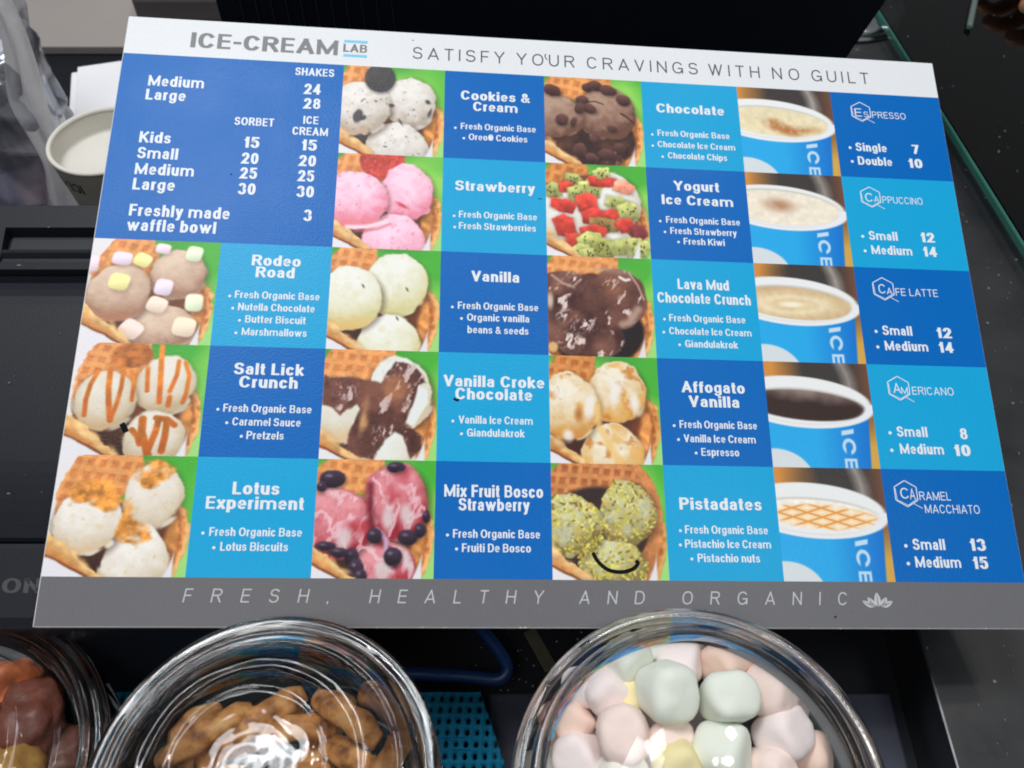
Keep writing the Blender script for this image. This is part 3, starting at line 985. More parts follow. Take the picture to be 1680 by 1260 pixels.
def t_vanilla():
    img, U, V, E0, ang = base_tile(False, 31, .40, .26)
    d, (b, a, c) = three(img, U, V, C(234, 234, 226), C(206, 200, 146), 32, warm=C(224, 168, 88), grain=.07, L=(.17, .50, .31, .31), Rr=(.60, .36, .29, .31), Bb=(.55, .93, .29, .29))
    specks(img, U, V, d, 7, 30, .03, C(214, 208, 160), .35)
    for x, y in ((.30, .38), (.70, .40), (.62, .69)):
        put(img, sm(ell(U, V, x, y, .008, .02, -30), .008), C(90, 84, 66))
    specks(img, U, V, np.maximum(c, -.0 + 0 * U), 9, 60, .02, C(206, 200, 150), .6)
    front_crust(img, U, V, E0, 31)
    return img


def choc_tex(seed, base=C(122, 78, 66), dk=C(60, 36, 34), hi=C(198, 176, 172), amount=.06):
    n = vnoise(seed, 7, 5)
    n2 = vnoise(seed + 1, 16, 4, UU + .25 * VV, VV * .6)
    c = dk * (1 - np.clip(n * 1.7 - .3, 0, 1)[..., None]) + base * np.clip(n * 1.7 - .3, 0, 1)[..., None]
    h = np.clip((n2 - (0.70 - amount)) * 9, 0, 1)[..., None]
    return c * (1 - h) + hi * h


def t_croke():
    img, U, V, E0, ang = base_tile(False, 41, .62, .32)
    d, (b, a, c) = three(img, U, V, C(226, 230, 226), C(206, 190, 160), 42, warm=C(226, 184, 130), grain=.02, rough=.01, L=(.17, .56, .31, .30), Rr=(.66, .40, .30, .33), Bb=(.58, .98, .25, .32))
    tex = choc_tex(43, C(128, 82, 70), C(70, 42, 40))
    cover = np.minimum(polyd(U, V, [(0, .25), (.25, .25), (.5, .3), (.62, .1), (.8, .12), (.92, .3), (.84, .32), (.78, .52), (.72, .68), (.86, .78), (.88, .9), (.78, .98), (.72, .78), (.64, .74), (.55, .82), (.46, 1.0), (.2, 1.0), (.25, .86), (.24, .78), (.33, .55), (.3, .50), (.16, .62), (.06, .54), (0, .52)]) + (vnoise(44, 8, 3) - .5) * .05, 1)
    put(img, sm(cover, .014), tex)
    put(img, sm(ell(U, V, .62, .36, .12, .12, 0, .08), .05) * .45, C(206, 140, 92))
    put(img, sm(ell(U, V, .36, .64, .03, .11, 10, .05), .03) * .8, C(220, 172, 112))
    for x, y, w in ((.20, .38, .09), (.55, .22, .05), (.70, .16, .07), (.5, .74, .04)):
        hn = np.clip((vnoise(int(x * 100), 26, 3, UU * 1.6, VV) - .52) * 7, 0, 1)
        put(img, sm(ell(U, V, x, y, w, w * .8), .05) * hn * .8, C(214, 196, 196))
    put(img, sm(polyd(U, V, [(.83, .33), (.91, .36), (.92, .48), (.86, .58), (.80, .70), (.73, .66), (.79, .50)]), .014), C(222, 226, 224))
    front_crust(img, U, V, E0, 41)
    return img


def t_mix():
    img, U, V, E0, ang = base_tile(False, 51, .56, .30)
    d, (b, a, c) = three(img, U, V, C(226, 150, 158), C(150, 40, 52), 52, grain=.10, L=(.18, .55, .30, .29), Rr=(.67, .36, .28, .33), Bb=(.56, .93, .28, .26))
    sw = vnoise(53, 5, 4, UU * 1.3 + .35 * VV, VV * .7)
    stripe = np.clip(np.sin((U * 1.2 - V * .45 + sw * .8) * 24) * 1.6 - .5, 0, 1)
    put(img, (d < -.02) * stripe * .65, C(240, 206, 214))
    put(img, (d < -.02) * np.clip((vnoise(54, 4, 3) - .5) * 5, 0, 1) * .7, C(176, 52, 62))
    for x, y, rx, ry, r in ((.25, .68, .07, .10, 20), (.61, .50, .055, .11, 0), (.76, .48, .05, .10, -10), (.58, .93, .07, .09, 0), (.78, .85, .04, .12, -25)):
        put(img, sm(ell(U, V, x, y, rx, ry, r, .03), .03) * .85, C(214, 200, 202))
    put(img, sm(seg(U, V, [(.45, .22), (.46, .5), (.5, .66), (.62, .75), (.68, .9)], .028), .03) * .9, C(112, 34, 46))
    put(img, sm(seg(U, V, [(.52, .6), (.60, .68), (.60, .80)], .02), .02), C(196, 160, 190))
    for x, y, rx, ry in ((.13, .17, .11, .075), (.04, .24, .04, .05), (.50, .65, .065, .065), (.78, .66, .08, .06), (.88, .60, .05, .06), (.93, .48, .03, .05), (.66, .82, .075, .075), (.32, .82, .06, .07), (.36, .92, .06, .08), (.10, .74, .08, .04), (.66, .06, .08, .045), (.22, .79, .08, .04), (.4, .98, .05, .06)):
        blob(img, U, V, x, y, rx, ry, C(52, 40, 56), 0, int(x * 90), .02, .35)
        put(img, sm(ell(U, V, x - rx * .3, y - ry * .35, rx * .25, ry * .18), .012) * .6, C(150, 140, 160))
    front_crust(img, U, V, E0, 51)
    return img


def t_chocolate():
    img, U, V, E0, ang = base_tile(False, 61, .68, .28)
    put(img, sm(ell(U, V, .5, .72, .42, .32, 0, .02), .02), choc_tex(63, C(98, 62, 54), C(36, 26, 30), C(150, 112, 100), .02))
    a = scoop(img, U, V, .63, .40, .29, .30, C(172, 140, 122), C(104, 70, 60), seed=62, grain=.12)
    b = scoop(img, U, V, .10, .46, .29, .26, C(176, 146, 128), C(110, 76, 64), seed=64, grain=.12)
    for x, y, rx, ry in ((.38, .27, .07, .06), (.44, .11, .06, .05), (.52, .08, .08, .06), (.66, .13, .09, .06), (.81, .24, .07, .06), (.08, .16, .10, .07), (.17, .50, .07, .07), (.29, .52, .03, .06), (.46, .36, .08, .05), (.68, .58, .05, .04), (.36, .36, .05, .07), (.34, .84, .07, .08), (.46, .93, .07, .05), (.62, .88, .09, .06), (.5, .72, .06, .05), (.75, .8, .07, .06)):
        blob(img, U, V, x, y, rx, ry, C(84, 56, 54), 20, int(x * 77), .03, .3)
    put(img, sm(seg(U, V, [(.42, .28), (.52, .27), (.60, .30)], .006), .008), C(60, 40, 38))
    put(img, sm(seg(U, V, [(.78, .40), (.84, .44), (.9, .5)], .010), .01), C(66, 42, 40))
    front_crust(img, U, V, E0, 61)
    return img


def t_yogurt():
    img, U, V, E0, ang = base_tile(False, 71, .42, .26, 14)
    put(img, sm(ell(U, V, .42, .60, .46, .48, 0, .03), .02), C(120, 70, 50))
    three(img, U, V, C(236, 236, 232), C(198, 190, 172), 72, grain=.05, L=(.17, .55, .33, .33), Rr=(.62, .42, .30, .34), Bb=(.52, .86, .33, .26))
    rs = np.random.RandomState(5)
    red, grn = C(206, 66, 56), C(178, 182, 108)
    lay = [(.26, .18, .07, .07, 1), (.07, .30, .07, .07, 1), (.20, .25, .06, .05, 0), (.43, .28, .09, .08, 1), (.30, .33, .07, .09, 1), (.56, .18, .11, .05, 0), (.56, .09, .06, .05, 1), (.77, .24, .09, .06, 2),
           (.16, .46, .10, .06, 0), (.40, .43, .08, .09, 0), (.18, .68, .08, .10, 0), (.47, .57, .10, .07, 0), (.62, .55, .10, .05, 0), (.70, .42, .10, .06, 1), (.80, .50, .08, .09, 1), (.57, .66, .12, .07, 3), (.77, .66, .07, .07, 0), (.90, .72, .06, .06, 4),
           (.46, .74, .10, .06, 0), (.27, .85, .08, .07, 0), (.41, .84, .10, .09, 1), (.32, .95, .08, .07, 1), (.56, .90, .09, .09, 5), (.76, .88, .13, .08, 1), (.92, .90, .06, .07, 1), (.40, .96, .06, .05, 1)]
    for k, (x, y, rx, ry, c) in enumerate(lay):
        col = [red, grn, C(236, 150, 124), C(150, 120, 70), C(140, 60, 64), C(158, 160, 84)][c] * rs.uniform(.92, 1.06)
        rot = rs.uniform(-25, 25); rx *= 1.18; ry *= 1.15
        pts = [(x + rx * q * math.cos(R(rot)) - ry * s * math.sin(R(rot)), y + rx * q * math.sin(R(rot)) + ry * s * math.cos(R(rot))) for q, s in ((-1, -.7), (.1, -1), (1, -.5), (.85, .8), (-.1, 1), (-.9, .7))]
        dd = polyd(U, V, pts) - .008
        put(img, sm(dd + -.008, .03) * .35, col * .4)
        lt = 1.0 - .22 * (V - y) / ry + (vnoise(k + 80, 18, 3) - .5) * .5
        dd = dd + (vnoise(k + 60, 10, 3) - .5) * .05
        put(img, sm(dd, .012), shade(col, np.clip(lt, .5, 1.3)))
        if c in (1, 3, 5):
            for _ in range(7 if c != 5 else 22):
                sx, sy = x + rs.uniform(-.6, .8) * rx, y + rs.uniform(-.6, .6) * ry
                put(img, sm(ell(U, V, sx, sy, .006, .011, rs.uniform(-40, 40)), .006), C(60, 60, 40))
    front_crust(img, U, V, E0, 71)
    return img


def t_lava():
    img, U, V, E0, ang = base_tile(False, 81, .66, .24)
    put(img, sm(ell(U, V, .45, .75, .45, .34), .02), C(34, 28, 32))
    m = np.minimum(np.minimum(ell(U, V, .66, .42, .28, .31, 0, .04), ell(U, V, .16, .48, .34, .34, 0, .05)), ell(U, V, .34, .80, .36, .24, 8, .05))
    m = np.minimum(m, ell(U, V, .42, .45, .3, .28))
    tex = choc_tex(83, C(134, 90, 76), C(66, 38, 38), C(214, 196, 190), .05)
    put(img, sm(m, .014), tex)
    put(img, sm(ell(U, V, .62, .30, .12, .16, 20, .05), .08) * .4, C(160, 104, 74))
    put(img, sm(ell(U, V, .66, .14, .17, .03, 5, .03), .03) * .6, C(168, 142, 132))
    put(img, sm(seg(U, V, [(.70, .68), (.76, .66), (.85, .52)], .035), .03) * .75, C(186, 160, 146))
    put(img, sm(seg(U, V, [(.69, .20), (.74, .23), (.78, .22)], .014), .012), C(226, 218, 214))
    put(img, sm(seg(U, V, [(.78, .15), (.86, .28), (.91, .42)], .008), .012) * .8, C(206, 180, 168))
    put(img, sm(seg(U, V, [(.04, .20), (.14, .28), (.24, .31), (.3, .25)], .012), .015) * .7, C(206, 176, 160))
    for x, y, w in ((.2, .86, .1), (.35, .68, .09), (.15, .6, .06), (.25, .24, .08), (.58, .28, .07)):
        hn = np.clip((vnoise(int(x * 100), 22, 3, UU * 1.5 + VV * .6, VV) - .54) * 8, 0, 1)
        put(img, sm(ell(U, V, x, y, w, w * .8), .06) * hn, C(222, 206, 202))
    put(img, sm(ell(U, V, .04, .92, .045, .05), .015), C(214, 172, 112))
    put(img, sm(ell(U, V, .02, .46, .03, .08), .02), C(200, 176, 160))
    put(img, sm(np.maximum(np.maximum(-(ell(U, V, .42, .45, .53, .85)), 0.78 - V), np.maximum(U - .90, .5 - U)), 0.012), C(216, 217, 223))
    return img


def t_affogato():
    img, U, V, E0, ang = base_tile(False, 91, .42, .34, 18)
    d, (b, a, c) = three(img, U, V, C(236, 228, 208), C(206, 160, 92), 92, warm=C(196, 116, 50), grain=.12, L=(.17, .48, .27, .31), Rr=(.62, .34, .26, .30), Bb=(.55, .93, .28, .30))
    sw = vnoise(93, 6, 4)
    put(img, (d < -.015) * np.clip((sw - .52) * 6, 0, 1) * .7, C(224, 168, 84))
    put(img, (d < -.015) * np.clip((vnoise(94, 9, 3) - .60) * 7, 0, 1) * .8, C(196, 120, 52))
    for x, y, rx, ry, r in ((.60, .34, .05, .14, 8), (.77, .44, .04, .10, 0), (.36, .50, .05, .13, 10), (.07, .37, .035, .07, 0), (.16, .74, .05, .06, 0)):
        put(img, sm(ell(U, V, x, y, rx, ry, r, .04), .03) * .85, C(234, 232, 230))
    put(img, sm(seg(U, V, [(.43, .48), (.44, .66), (.52, .82), (.62, .98)], .030), .025) * .85, C(232, 194, 124))
    put(img, sm(ell(U, V, .26, .55, .03, .06), .03) * .8, C(166, 96, 52))
    front_crust(img, U, V, E0, 91, 14)
    return img


def t_pista():
    img, U, V, E0, ang = base_tile(False, 101, 1.0, .5, 20)
    put(img, sm(np.maximum(E0, V - .55), .012), waffle(U, V, C(158, 86, 52), C(204, 136, 82), .095, .105, -4, 102))
    put(img, sm(ell(U, V, .40, .62, .46, .42), .03), C(52, 40, 40))
    rc = sm(np.maximum(E0, np.maximum(-(ell(U, V, .40, .44, .47, .54)), 0.5 - U)), .012)
    put(img, rc, shade(C(206, 134, 80), .7 + .5 * vnoise(103, 14, 3)))
    d, _ = three(img, U, V, C(206, 206, 160), C(132, 118, 66), 104, grain=.16, rough=.05, L=(.16, .53, .28, .27), Rr=(.66, .42, .25, .29), Bb=(.52, .86, .28, .20))
    rs = np.random.RandomState(9)
    for k in range(900):
        x, y = rs.uniform(0, .95), rs.uniform(.14, 1)
        col = [C(212, 200, 84), C(186, 178, 66), C(232, 224, 120), C(122, 104, 52), C(200, 166, 84)][rs.randint(5)]
        dd = ell(U, V, x, y, rs.uniform(.008, .026), rs.uniform(.006, .013), rs.uniform(0, 180))
        put(img, sm(dd, .006) * (d < .01) * .85, col)
    specks(img, U, V, d, 12, 70, .010, C(90, 78, 48), .7)
    for x, y, rx, ry in ((.12, .62, .07, .09), (.52, .47, .07, .05), (.66, .58, .05, .06), (.82, .38, .04, .08)):
        put(img, sm(ell(U, V, x, y, rx, ry, 10, .05), .03) * .75, C(190, 192, 168))
    front_crust(img, U, V, E0, 101)
    return img


def cube_mm(img, U, V, x, y, w, h, rot, col):
    a = R(rot)
    xx, yy = U - x, V - y
    p, q = xx * math.cos(a) + yy * math.sin(a), -xx * math.sin(a) + yy * math.cos(a)
    dd = (np.abs(p / w) ** 3.6 + np.abs(q / h) ** 3.6) ** (1 / 3.6)
    dd = (dd - 1) * min(w, h)
    put(img, sm(ell(U, V, x + .01, y + .025, w * 1.1, h * 1.1), .03) * .35, C(120, 84, 70))
    put(img, sm(dd, .010), shade(col, np.clip(1.02 - .14 * q / h - .05 * p / w, .7, 1.06)))


def t_rodeo():
    img, U, V, E0, ang = base_tile(True, 111, .42, .30)
    d, _ = three(img, UU, VV, C(222, 198, 176), C(160, 122, 100), 112, warm=C(176, 112, 80), grain=.07, rough=.012, L=(.25, .52, .25, .27), Rr=(.69, .32, .22, .24), Bb=(.62, .84, .25, .22))
    Y, P, L, G, W_ = C(240, 234, 160), C(238, 216, 226), C(232, 216, 232), C(226, 236, 206), C(240, 218, 200)
    for x, y, w, h, r, c in ((.24, .19, .08, .065, 8, L), (.40, .20, .07, .065, 25, Y), (.55, .08, .06, .05, 10, P), (.80, .12, .065, .075, 10, G), (.24, .42, .08, .08, 12, Y), (.59, .46, .07, .08, 8, L), (.555, .63, .08, .075, 20, W_), (.84, .60, .07, .085, 0, G), (.38, .87, .09, .085, 35, C(236, 214, 204)), (.785, .835, .09, .09, 10, C(240, 220, 196)), (.015, .25, .05, .08, 0, P)):
        cube_mm(img, UU, VV, x, y, w, h, r, c)
    front_crust(img, U, V, E0, 111)
    return img


def t_salt():
    img, U, V, E0, ang = base_tile(True, 121, .50, .34)
    put(img, sm(ell(UU, VV, .42, .11, .17, .12, -10, .05), .02), shade(C(176, 104, 50), .6 + .8 * vnoise(6, 14, 4)))
    d, _ = three(img, UU, VV, C(228, 222, 212), C(188, 168, 134), 122, warm=C(206, 164, 118), grain=.04, rough=.012, L=(.26, .52, .22, .27), Rr=(.70, .37, .215, .27), Bb=(.66, .86, .22, .25))
    car, car2 = C(226, 130, 48), C(200, 84, 40)
    for pts, w in (([(.18, .27), (.14, .38), (.12, .52), (.125, .66)], .018), ([(.27, .23), (.275, .40), (.29, .53), (.32, .70)], .022), ([(.37, .24), (.37, .40), (.355, .54), (.325, .68)], .017), ([(.43, .25), (.46, .38), (.46, .52)], .015),
                   ([(.55, .22), (.56, .36), (.565, .43)], .017), ([(.64, .02), (.645, .15), (.66, .40), (.665, .53)], .021), ([(.78, .15), (.775, .28), (.735, .43)], .017), ([(.83, .16), (.87, .28), (.86, .45), (.84, .53)], .017), ([(.74, .48), (.735, .56)], .02),
                   ([(.49, .78), (.54, .84), (.56, .90)], .024), ([(.56, .68), (.565, .80), (.60, .90), (.63, 1.)], .030), ([(.68, .68), (.665, .80), (.63, .94)], .025), ([(.66, .67), (.74, .68), (.80, .73)], .025), ([(.74, .69), (.74, .82), (.725, .96)], .026)):
        dd = seg(UU, VV, pts, w)
        put(img, sm(dd, .010), shade(car, .9 + .3 * (.5 - VV) + (vnoise(7, 12, 3) - .5) * .4))
        put(img, sm(seg(UU, VV, pts[-2:], w * .8), .014) * .4, car2)
    front_crust(img, U, V, E0, 121)
    return img


def t_lotus():
    img, U, V, E0, ang = base_tile(True, 131, .55, .34)
    d, (b, a, c) = three(img, UU, VV, C(236, 232, 226), C(202, 186, 160), 132, warm=C(222, 188, 150), grain=.08, rough=.03, L=(.27, .55, .25, .27), Rr=(.71, .34, .20, .29), Bb=(.63, .88, .24, .30))
    for cx, cy, rx, ry in ((.28, .30, .19, .10), (.70, .13, .13, .09), (.60, .64, .12, .09), (.36, .40, .12, .07), (.66, .22, .08, .06), (.53, .50, .03, .12)):
        n = vnoise(int(cx * 100), 12, 4)
        dd = ell(UU, VV, cx, cy, rx, ry, 0, .10, int(cx * 50), 9)
        put(img, sm(dd, .02) * np.clip(n * 2.4 - .2, 0, 1), shade(C(214, 142, 66), .62 + .8 * vnoise(8, 20, 3)))
    specks(img, UU, VV, d, 15, 45, .014, C(222, 180, 118), .6)
    front_crust(img, U, V, E0, 131)
    return img


def coffee(kind, seed):
    U, V = UU, VV
    img = np.zeros((N, N, 3))
    t = np.clip((U - .05) * 3.2 + (vnoise(seed, 3, 2) - .5) * .5, 0, 1)[..., None]
    img[:] = C(206, 138, 66) * (1 - t) + C(62, 58, 58) * t
    put(img, sm(.25 - V, .5) * 0 + np.clip((U - .82) * 6, 0, 1) * .8, C(120, 78, 58))
    put(img, np.clip((U - .80) * 8, 0, 1) * np.clip((V - .4) * 2.5, 0, 1), C(204, 160, 70))
    st = np.clip(1 - np.abs(U - (.74 + .10 * np.sin(V * 7 + .5) * .5 + .35 * (V - .1) * .5)) / .10, 0, 1) * np.clip(1.3 - V * 1.2, 0, 1)
    put(img, st * (.45 + .4 * vnoise(seed + 2, 6, 3)), C(196, 186, 178))
    # cup wall
    body = np.maximum(np.maximum(.40 - V, U - (.955 - .07 * (V - .5))), -1)
    bt = np.clip((U - .45) * 2.0, 0, 1)[..., None]
    put(img, sm(body), C(40, 164, 226) * (1 - bt) + C(22, 112, 200) * bt)
    put(img, sm(np.maximum(ell(U, V, .02, 1.13, .36, .30), -1), .01), C(206, 214, 218))
    # ICE running down the wall
    w = C(190, 214, 234)
    put(img, sm(np.maximum(np.abs(U - .735 - (V - .66) * -.1) - .058, np.abs(V - .665 - (U - .735) * -.18) - .022), .008), w)
    dc = np.abs(np.hypot((U - .735) / .060, (V - .80) / .072) - .82) * .06 - .014
    dc = np.maximum(dc, -np.maximum(np.abs(U - .725) - .022, .80 - V))
    put(img, sm(dc, .008), w)
    dE = np.minimum(np.maximum(np.abs(U - .735) - .058, np.abs(V - .925) - .013), np.maximum(np.minimum(np.minimum(np.abs(U - .688), np.abs(U - .735)), np.abs(U - .782)) - .012, np.abs(V - .96) - .04))
    put(img, sm(dE, .008), w)
    # rim and drink
    put(img, sm(ell(U, V, .33, .385, .665, .245, 4), .010), C(206, 208, 208))
    put(img, sm(ell(U, V, .33, .365, .655, .225, 4), .012), C(228, 230, 230))
    fill = {'espresso': (.36, .40, .575, .165), 'cappuccino': (.34, .385, .60, .185), 'latte': (.36, .405, .575, .165), 'americano': (.36, .415, .565, .145), 'caramel': (.36, .42, .565, .13)}[kind]
    dl = ell(U, V, *fill, 4)
    put(img, sm(ell(U, V, fill[0], fill[1] - .012, fill[2] * 1.01, fill[3] * 1.05, 4), .012) * .5, C(168, 164, 156))
    n = vnoise(seed + 5, 20, 4)
    if kind == 'americano':
        top = np.clip((.44 - V) * 7 - .3 + (vnoise(seed + 6, 4, 3) - .5) * 1.2 + (U - .6) * .6, 0, 1)[..., None]
        put(img, sm(dl), C(58, 44, 42) * (1 - top) + C(142, 124, 118) * top)
    else:
        cream = {'espresso': C(226, 214, 178), 'cappuccino': C(232, 222, 204), 'latte': C(218, 196, 156), 'caramel': C(240, 236, 228)}[kind]
        put(img, sm(dl), shade(cream, .93 + .14 * n))
        if kind == 'espresso':
            for x, y, rx, ry, r in ((.36, .42, .10, .05, 15), (.48, .49, .13, .04, 10), (.66, .49, .12, .035, -5)):
                put(img, sm(ell(U, V, x, y, rx, ry, r, .03, seed), .05) * np.clip(n * 2.4 - .4, 0, 1), C(176, 112, 66))
        if kind == 'cappuccino':
            put(img, sm(ell(U, V, .32, .36, .13, .06, 5), .06) * (.4 + .6 * n), C(156, 100, 66))
        if kind == 'latte':
            rr = np.hypot((U - .34) / .42, (V - .42) / .11)
            sw = .5 + .5 * np.sin(rr * 9 + .8)
            put(img, sm(dl) * sw * np.clip(1.15 - rr, 0, 1), C(242, 232, 206))
            put(img, sm(dl) * np.clip(rr - .9, 0, 1) * .6, C(176, 138, 104))
        if kind == 'caramel':
            for q in range(-7, 15):
                for sgn in (1, -1):
                    ln = np.abs(np.sin(((U * .55 + sgn * V * 1.6) * 22))) - .25
            g = np.minimum(np.abs(np.sin((U * .45 + V * 1.5) * 26)), np.abs(np.sin((U * .45 - V * 1.5) * 26)))
            area_ = ell(U, V, .40, .44, .45, .105, 4, .03, seed)
            put(img, sm(area_, .03) * .55, C(236, 190, 120))
            put(img, sm(area_, .02) * np.clip((.45 - g) * 4, 0, 1) * .85, C(222, 140, 54))
            put(img, sm(area_, .02) * np.clip((g - .75) * 4, 0, 1) * .8, C(248, 236, 210))
    # front lip of the rim, bright
    lip = np.maximum(np.abs(ell(U, V, .33, .385, .652, .228, 4)) - .016, .40 - V)
    put(img, sm(lip, .008), C(226, 228, 232))
    return img


PIC = {'Rodeo': t_rodeo, 'Salt': t_salt, 'Lotus': t_lotus, 'Cookies': t_cookies, 'Strawberry': t_strawberry, 'Vanilla': t_vanilla, 'Croke': t_croke, 'Mix': t_mix,
       'Chocolate': t_chocolate, 'Yogurt': t_yogurt, 'Lava': t_lava, 'Affogato': t_affogato, 'Pistadates': t_pista}
PIC_LABEL = {'Rodeo': 'picture of beige scoops dotted with pastel marshmallows', 'Salt': 'picture of cream scoops striped with caramel', 'Lotus': 'picture of white scoops dusted with biscuit crumbs',
             'Cookies': 'picture of speckled white scoops and a dark cookie', 'Strawberry': 'picture of pink scoops with a strawberry', 'Vanilla': 'picture of plain pale yellow scoops',
             'Croke': 'picture of white scoops under chocolate sauce', 'Mix': 'picture of red rippled scoops with dark berries', 'Chocolate': 'picture of brown scoops with chocolate chips',
             'Yogurt': 'picture of white scoops with cut strawberry and kiwi', 'Lava': 'picture of scoops wholly covered in chocolate', 'Affogato': 'picture of cream scoops with amber coffee streaks', 'Pistadates': 'picture of scoops coated in green nuts'}
for ci, keys in ((0, ('Rodeo', 'Salt', 'Lotus')), (2, ('Cookies', 'Strawberry', 'Vanilla', 'Croke', 'Mix')), (4, ('Chocolate', 'Yogurt', 'Lava', 'Affogato', 'Pistadates'))):
    r0 = 2 if ci == 0 else 0
    for k, key in enumerate(keys):
        im = finish('print_' + key, PIC[key](), 7 + k + ci)
        s = sheet('photo_tile', COLS[ci], COLS[ci + 1], ROWS[r0 + k], ROWS[r0 + k + 1], print_mat('photo print', None, image=im), board, uv=True)
        s['label'] = PIC_LABEL[key]
for k, (kind, lab) in enumerate((('espresso', 'picture of a blue cup of pale frothy coffee with brown dust'), ('cappuccino', 'picture of a blue cup of milk foam with one brown spot'), ('latte', 'picture of a blue cup of swirled milky coffee'),
                                 ('americano', 'picture of a blue cup of black coffee'), ('caramel', 'picture of a blue cup with a caramel lattice'))):
    im = finish('print_' + kind, coffee(kind, 200 + k), 40 + k)
    s = sheet('photo_tile', COLS[6], COLS[7], ROWS[k], ROWS[k + 1], print_mat('photo print', None, image=im), board, uv=True)
    s['label'] = lab

# black pen strokes and scuffs on the print
def on_board(name, pts, w, flat=0.12):
    me = tube(name, [B(x, y, 0.16) for x, y in pts], w / 2000, 8, 6, flat)
    return obj(name, me, M_ink, board)


on_board('pen_stroke', [(226.0, 264.0), (228.3, 268.0), (232.5, 271.3), (238.0, 272.2), (243.0, 271.0), (245.4, 268.6), (244.6, 267.2)], 1.7)
on_board('pen_stroke', [(23.6, 211.0), (25.0, 213.0), (26.0, 214.8)], 2.4)
on_board('scuff', [(209.6, 8.6), (209.3, 10.2), (210.4, 12.2)], 0.5)
on_board('scuff', [(165.3, 196.2), (166.8, 197.0), (167.6, 196.4)], 1.1)
on_board('scuff', [(330.6, 290.2), (330.9, 290.8)], 1.0)
on_board('scuff', [(204.5, 93.2), (206.5, 93.4)], 0.4)
on_board('scuff', [(58.0, 87.0), (58.4, 87.8)], 0.6)
on_board('scuff', [(141.0, 4.6), (141.8, 5.2)], 0.4)
# chipped white nicks along the lower edge
ck = Flat()
rs = random.Random(4)
for x in [rs.uniform(60, 400) for _ in range(13)] + [163, 232, 384, 398, 407]:
    a, h = rs.uniform(.2, .8), rs.uniform(.15, .5)
    ck.poly([(x - a, H - .02), (x + a, H - .02), (x + a * .5, H - h), (x - a * .3, H - h * .8)])
ck.build('edge_nicks', M_core, board)['kind'] = 'stuff'

# ------------------------------------------------------------------ receipt printer under the left of the board
M_prn = plain('black printer plastic', (0.009, 0.011, 0.017, 1), 0.5, 0.26, vary=0.15, vscale=25, bump=0.10, bscale=1400)
M_prn2 = plain('dark grey plastic', (0.018, 0.020, 0.026, 1), 0.5, 0.3, bump=0.08, bscale=1400)
prn = empty('receipt_printer', (-0.22, 0.24, 0.02), 'black receipt printer with a paper slot, half under the left edge of the menu board', 'printer')


def zb(y):
    return 0.1937 - 0.3715 * (0.3356 - y)


def extr(name, prof, x0, x1, mat, caps=True, smooth=False):
    n = len(prof)
    v = [(x0 + 0.22, y - 0.24, z - 0.02) for y, z in prof] + [(x1 + 0.22, y - 0.24, z - 0.02) for y, z in prof]
    f = [(i, (i + 1) % n, (i + 1) % n + n, i + n) for i in range(n)]
    if caps:
        f += [tuple(range(n))[::-1], tuple(range(n, 2 * n))]
    me = mesh_from(name, v, f)
    bm = bmesh.new(); bm.from_mesh(me)
    bmesh.ops.recalc_face_normals(bm, faces=bm.faces[:])
    bm.to_mesh(me); bm.free()
    return obj(name, me, mat, prn)


X0, X1, XS = -0.46, -0.118, -0.2385
rear = [(0.3352, 0.0205), (0.3356, zb(.3356) - .002), (0.3340, zb(.334)), (0.3030, zb(.303)), (0.3030, 0.0205)]
rear_slot = [(0.3352, 0.0205), (0.3356, zb(.3356) - .002), (0.3340, zb(.334)), (0.3232, zb(.3232)), (0.3228, zb(.3228) - .006), (0.3130, zb(.313) - .0045), (0.3128, zb(.3128) - .0005),
             (0.3105, zb(.3105) + .0006), (0.3092, zb(.3092) - .0016), (0.3075, zb(.3075) - .0016), (0.3062, zb(.3062) + .0004), (0.3030, zb(.303)), (0.3030, 0.0205)]
extr('rear_housing', rear, X0, XS, M_prn)
extr('rear_housing', rear_slot, XS, -0.13, M_prn, caps=False)
extr('rear_housing', rear, -0.13, X1, M_prn)
extr('slot_liner', [(0.3226, zb(.3226) - .0055), (0.3134, zb(.3134) - .0038), (0.3134, zb(.3134) - .006), (0.3226, zb(.3226) - .008)], XS + 0.0015, -0.132, M_prn2)
cover = [(0.3022, 0.0205), (0.3022, zb(.3022) - .0035)]
for k in range(25):
    t = k / 24
    y = 0.3010 - t * (0.3010 - 0.1905)
    bulge = 0.0032 * math.sin(math.pi * min(1, t * 1.02)) ** 0.7
    drop = -0.0055 * max(0, (t - .74) / .26) ** 1.6 - 0.0035 * max(0, (.10 - t) / .10)
    cover.append((y, zb(y) - 0.0028 + bulge + drop))
cover += [(0.1898, cover[-1][1] - .002), (0.1898, 0.0205)]
cv = extr('paper_cover', cover, X0, X1, M_prn)
front = [(0.1890, 0.0205), (0.1890, zb(.189) - .0105), (0.1868, zb(.1868) - .0095), (0.1600, zb(.16) - .0105), (0.1565, zb(.1565) - .013), (0.1520, 0.05), (0.1520, 0.0205)]
fr = extr('front_housing', front, X0, X1, M_prn)
# worn grey letters on the front
v, f = text_mesh('ON', 'b')
w = np.ptp(v[:, 0])
v0 = v[:, 0].min(); hh = cap_height('b')
sl = Vector((0, 0.1868 - 0.1600, (zb(.1868) - .0095) - (zb(.16) - .0105))).normalized()
vv = []
for p in v:
    q = Vector((-0.2173, 0.1693, 0)) + Vector(((p[0] - v0) / w * 0.0170, 0, 0)) + sl * ((p[1] - hh[0]) / (hh[1] - hh[0]) * 0.0062)
    zz = zb(.1868) - .0095 + (q.y - .1868) * sl.z / sl.y
    vv.append((q.x + .22, q.y - .24, zz - .02 + 0.00015))
obj('lettering', mesh_from('lettering', vv, f), plain('faded grey print', (0.045, 0.046, 0.05, 1), 0.5), fr)

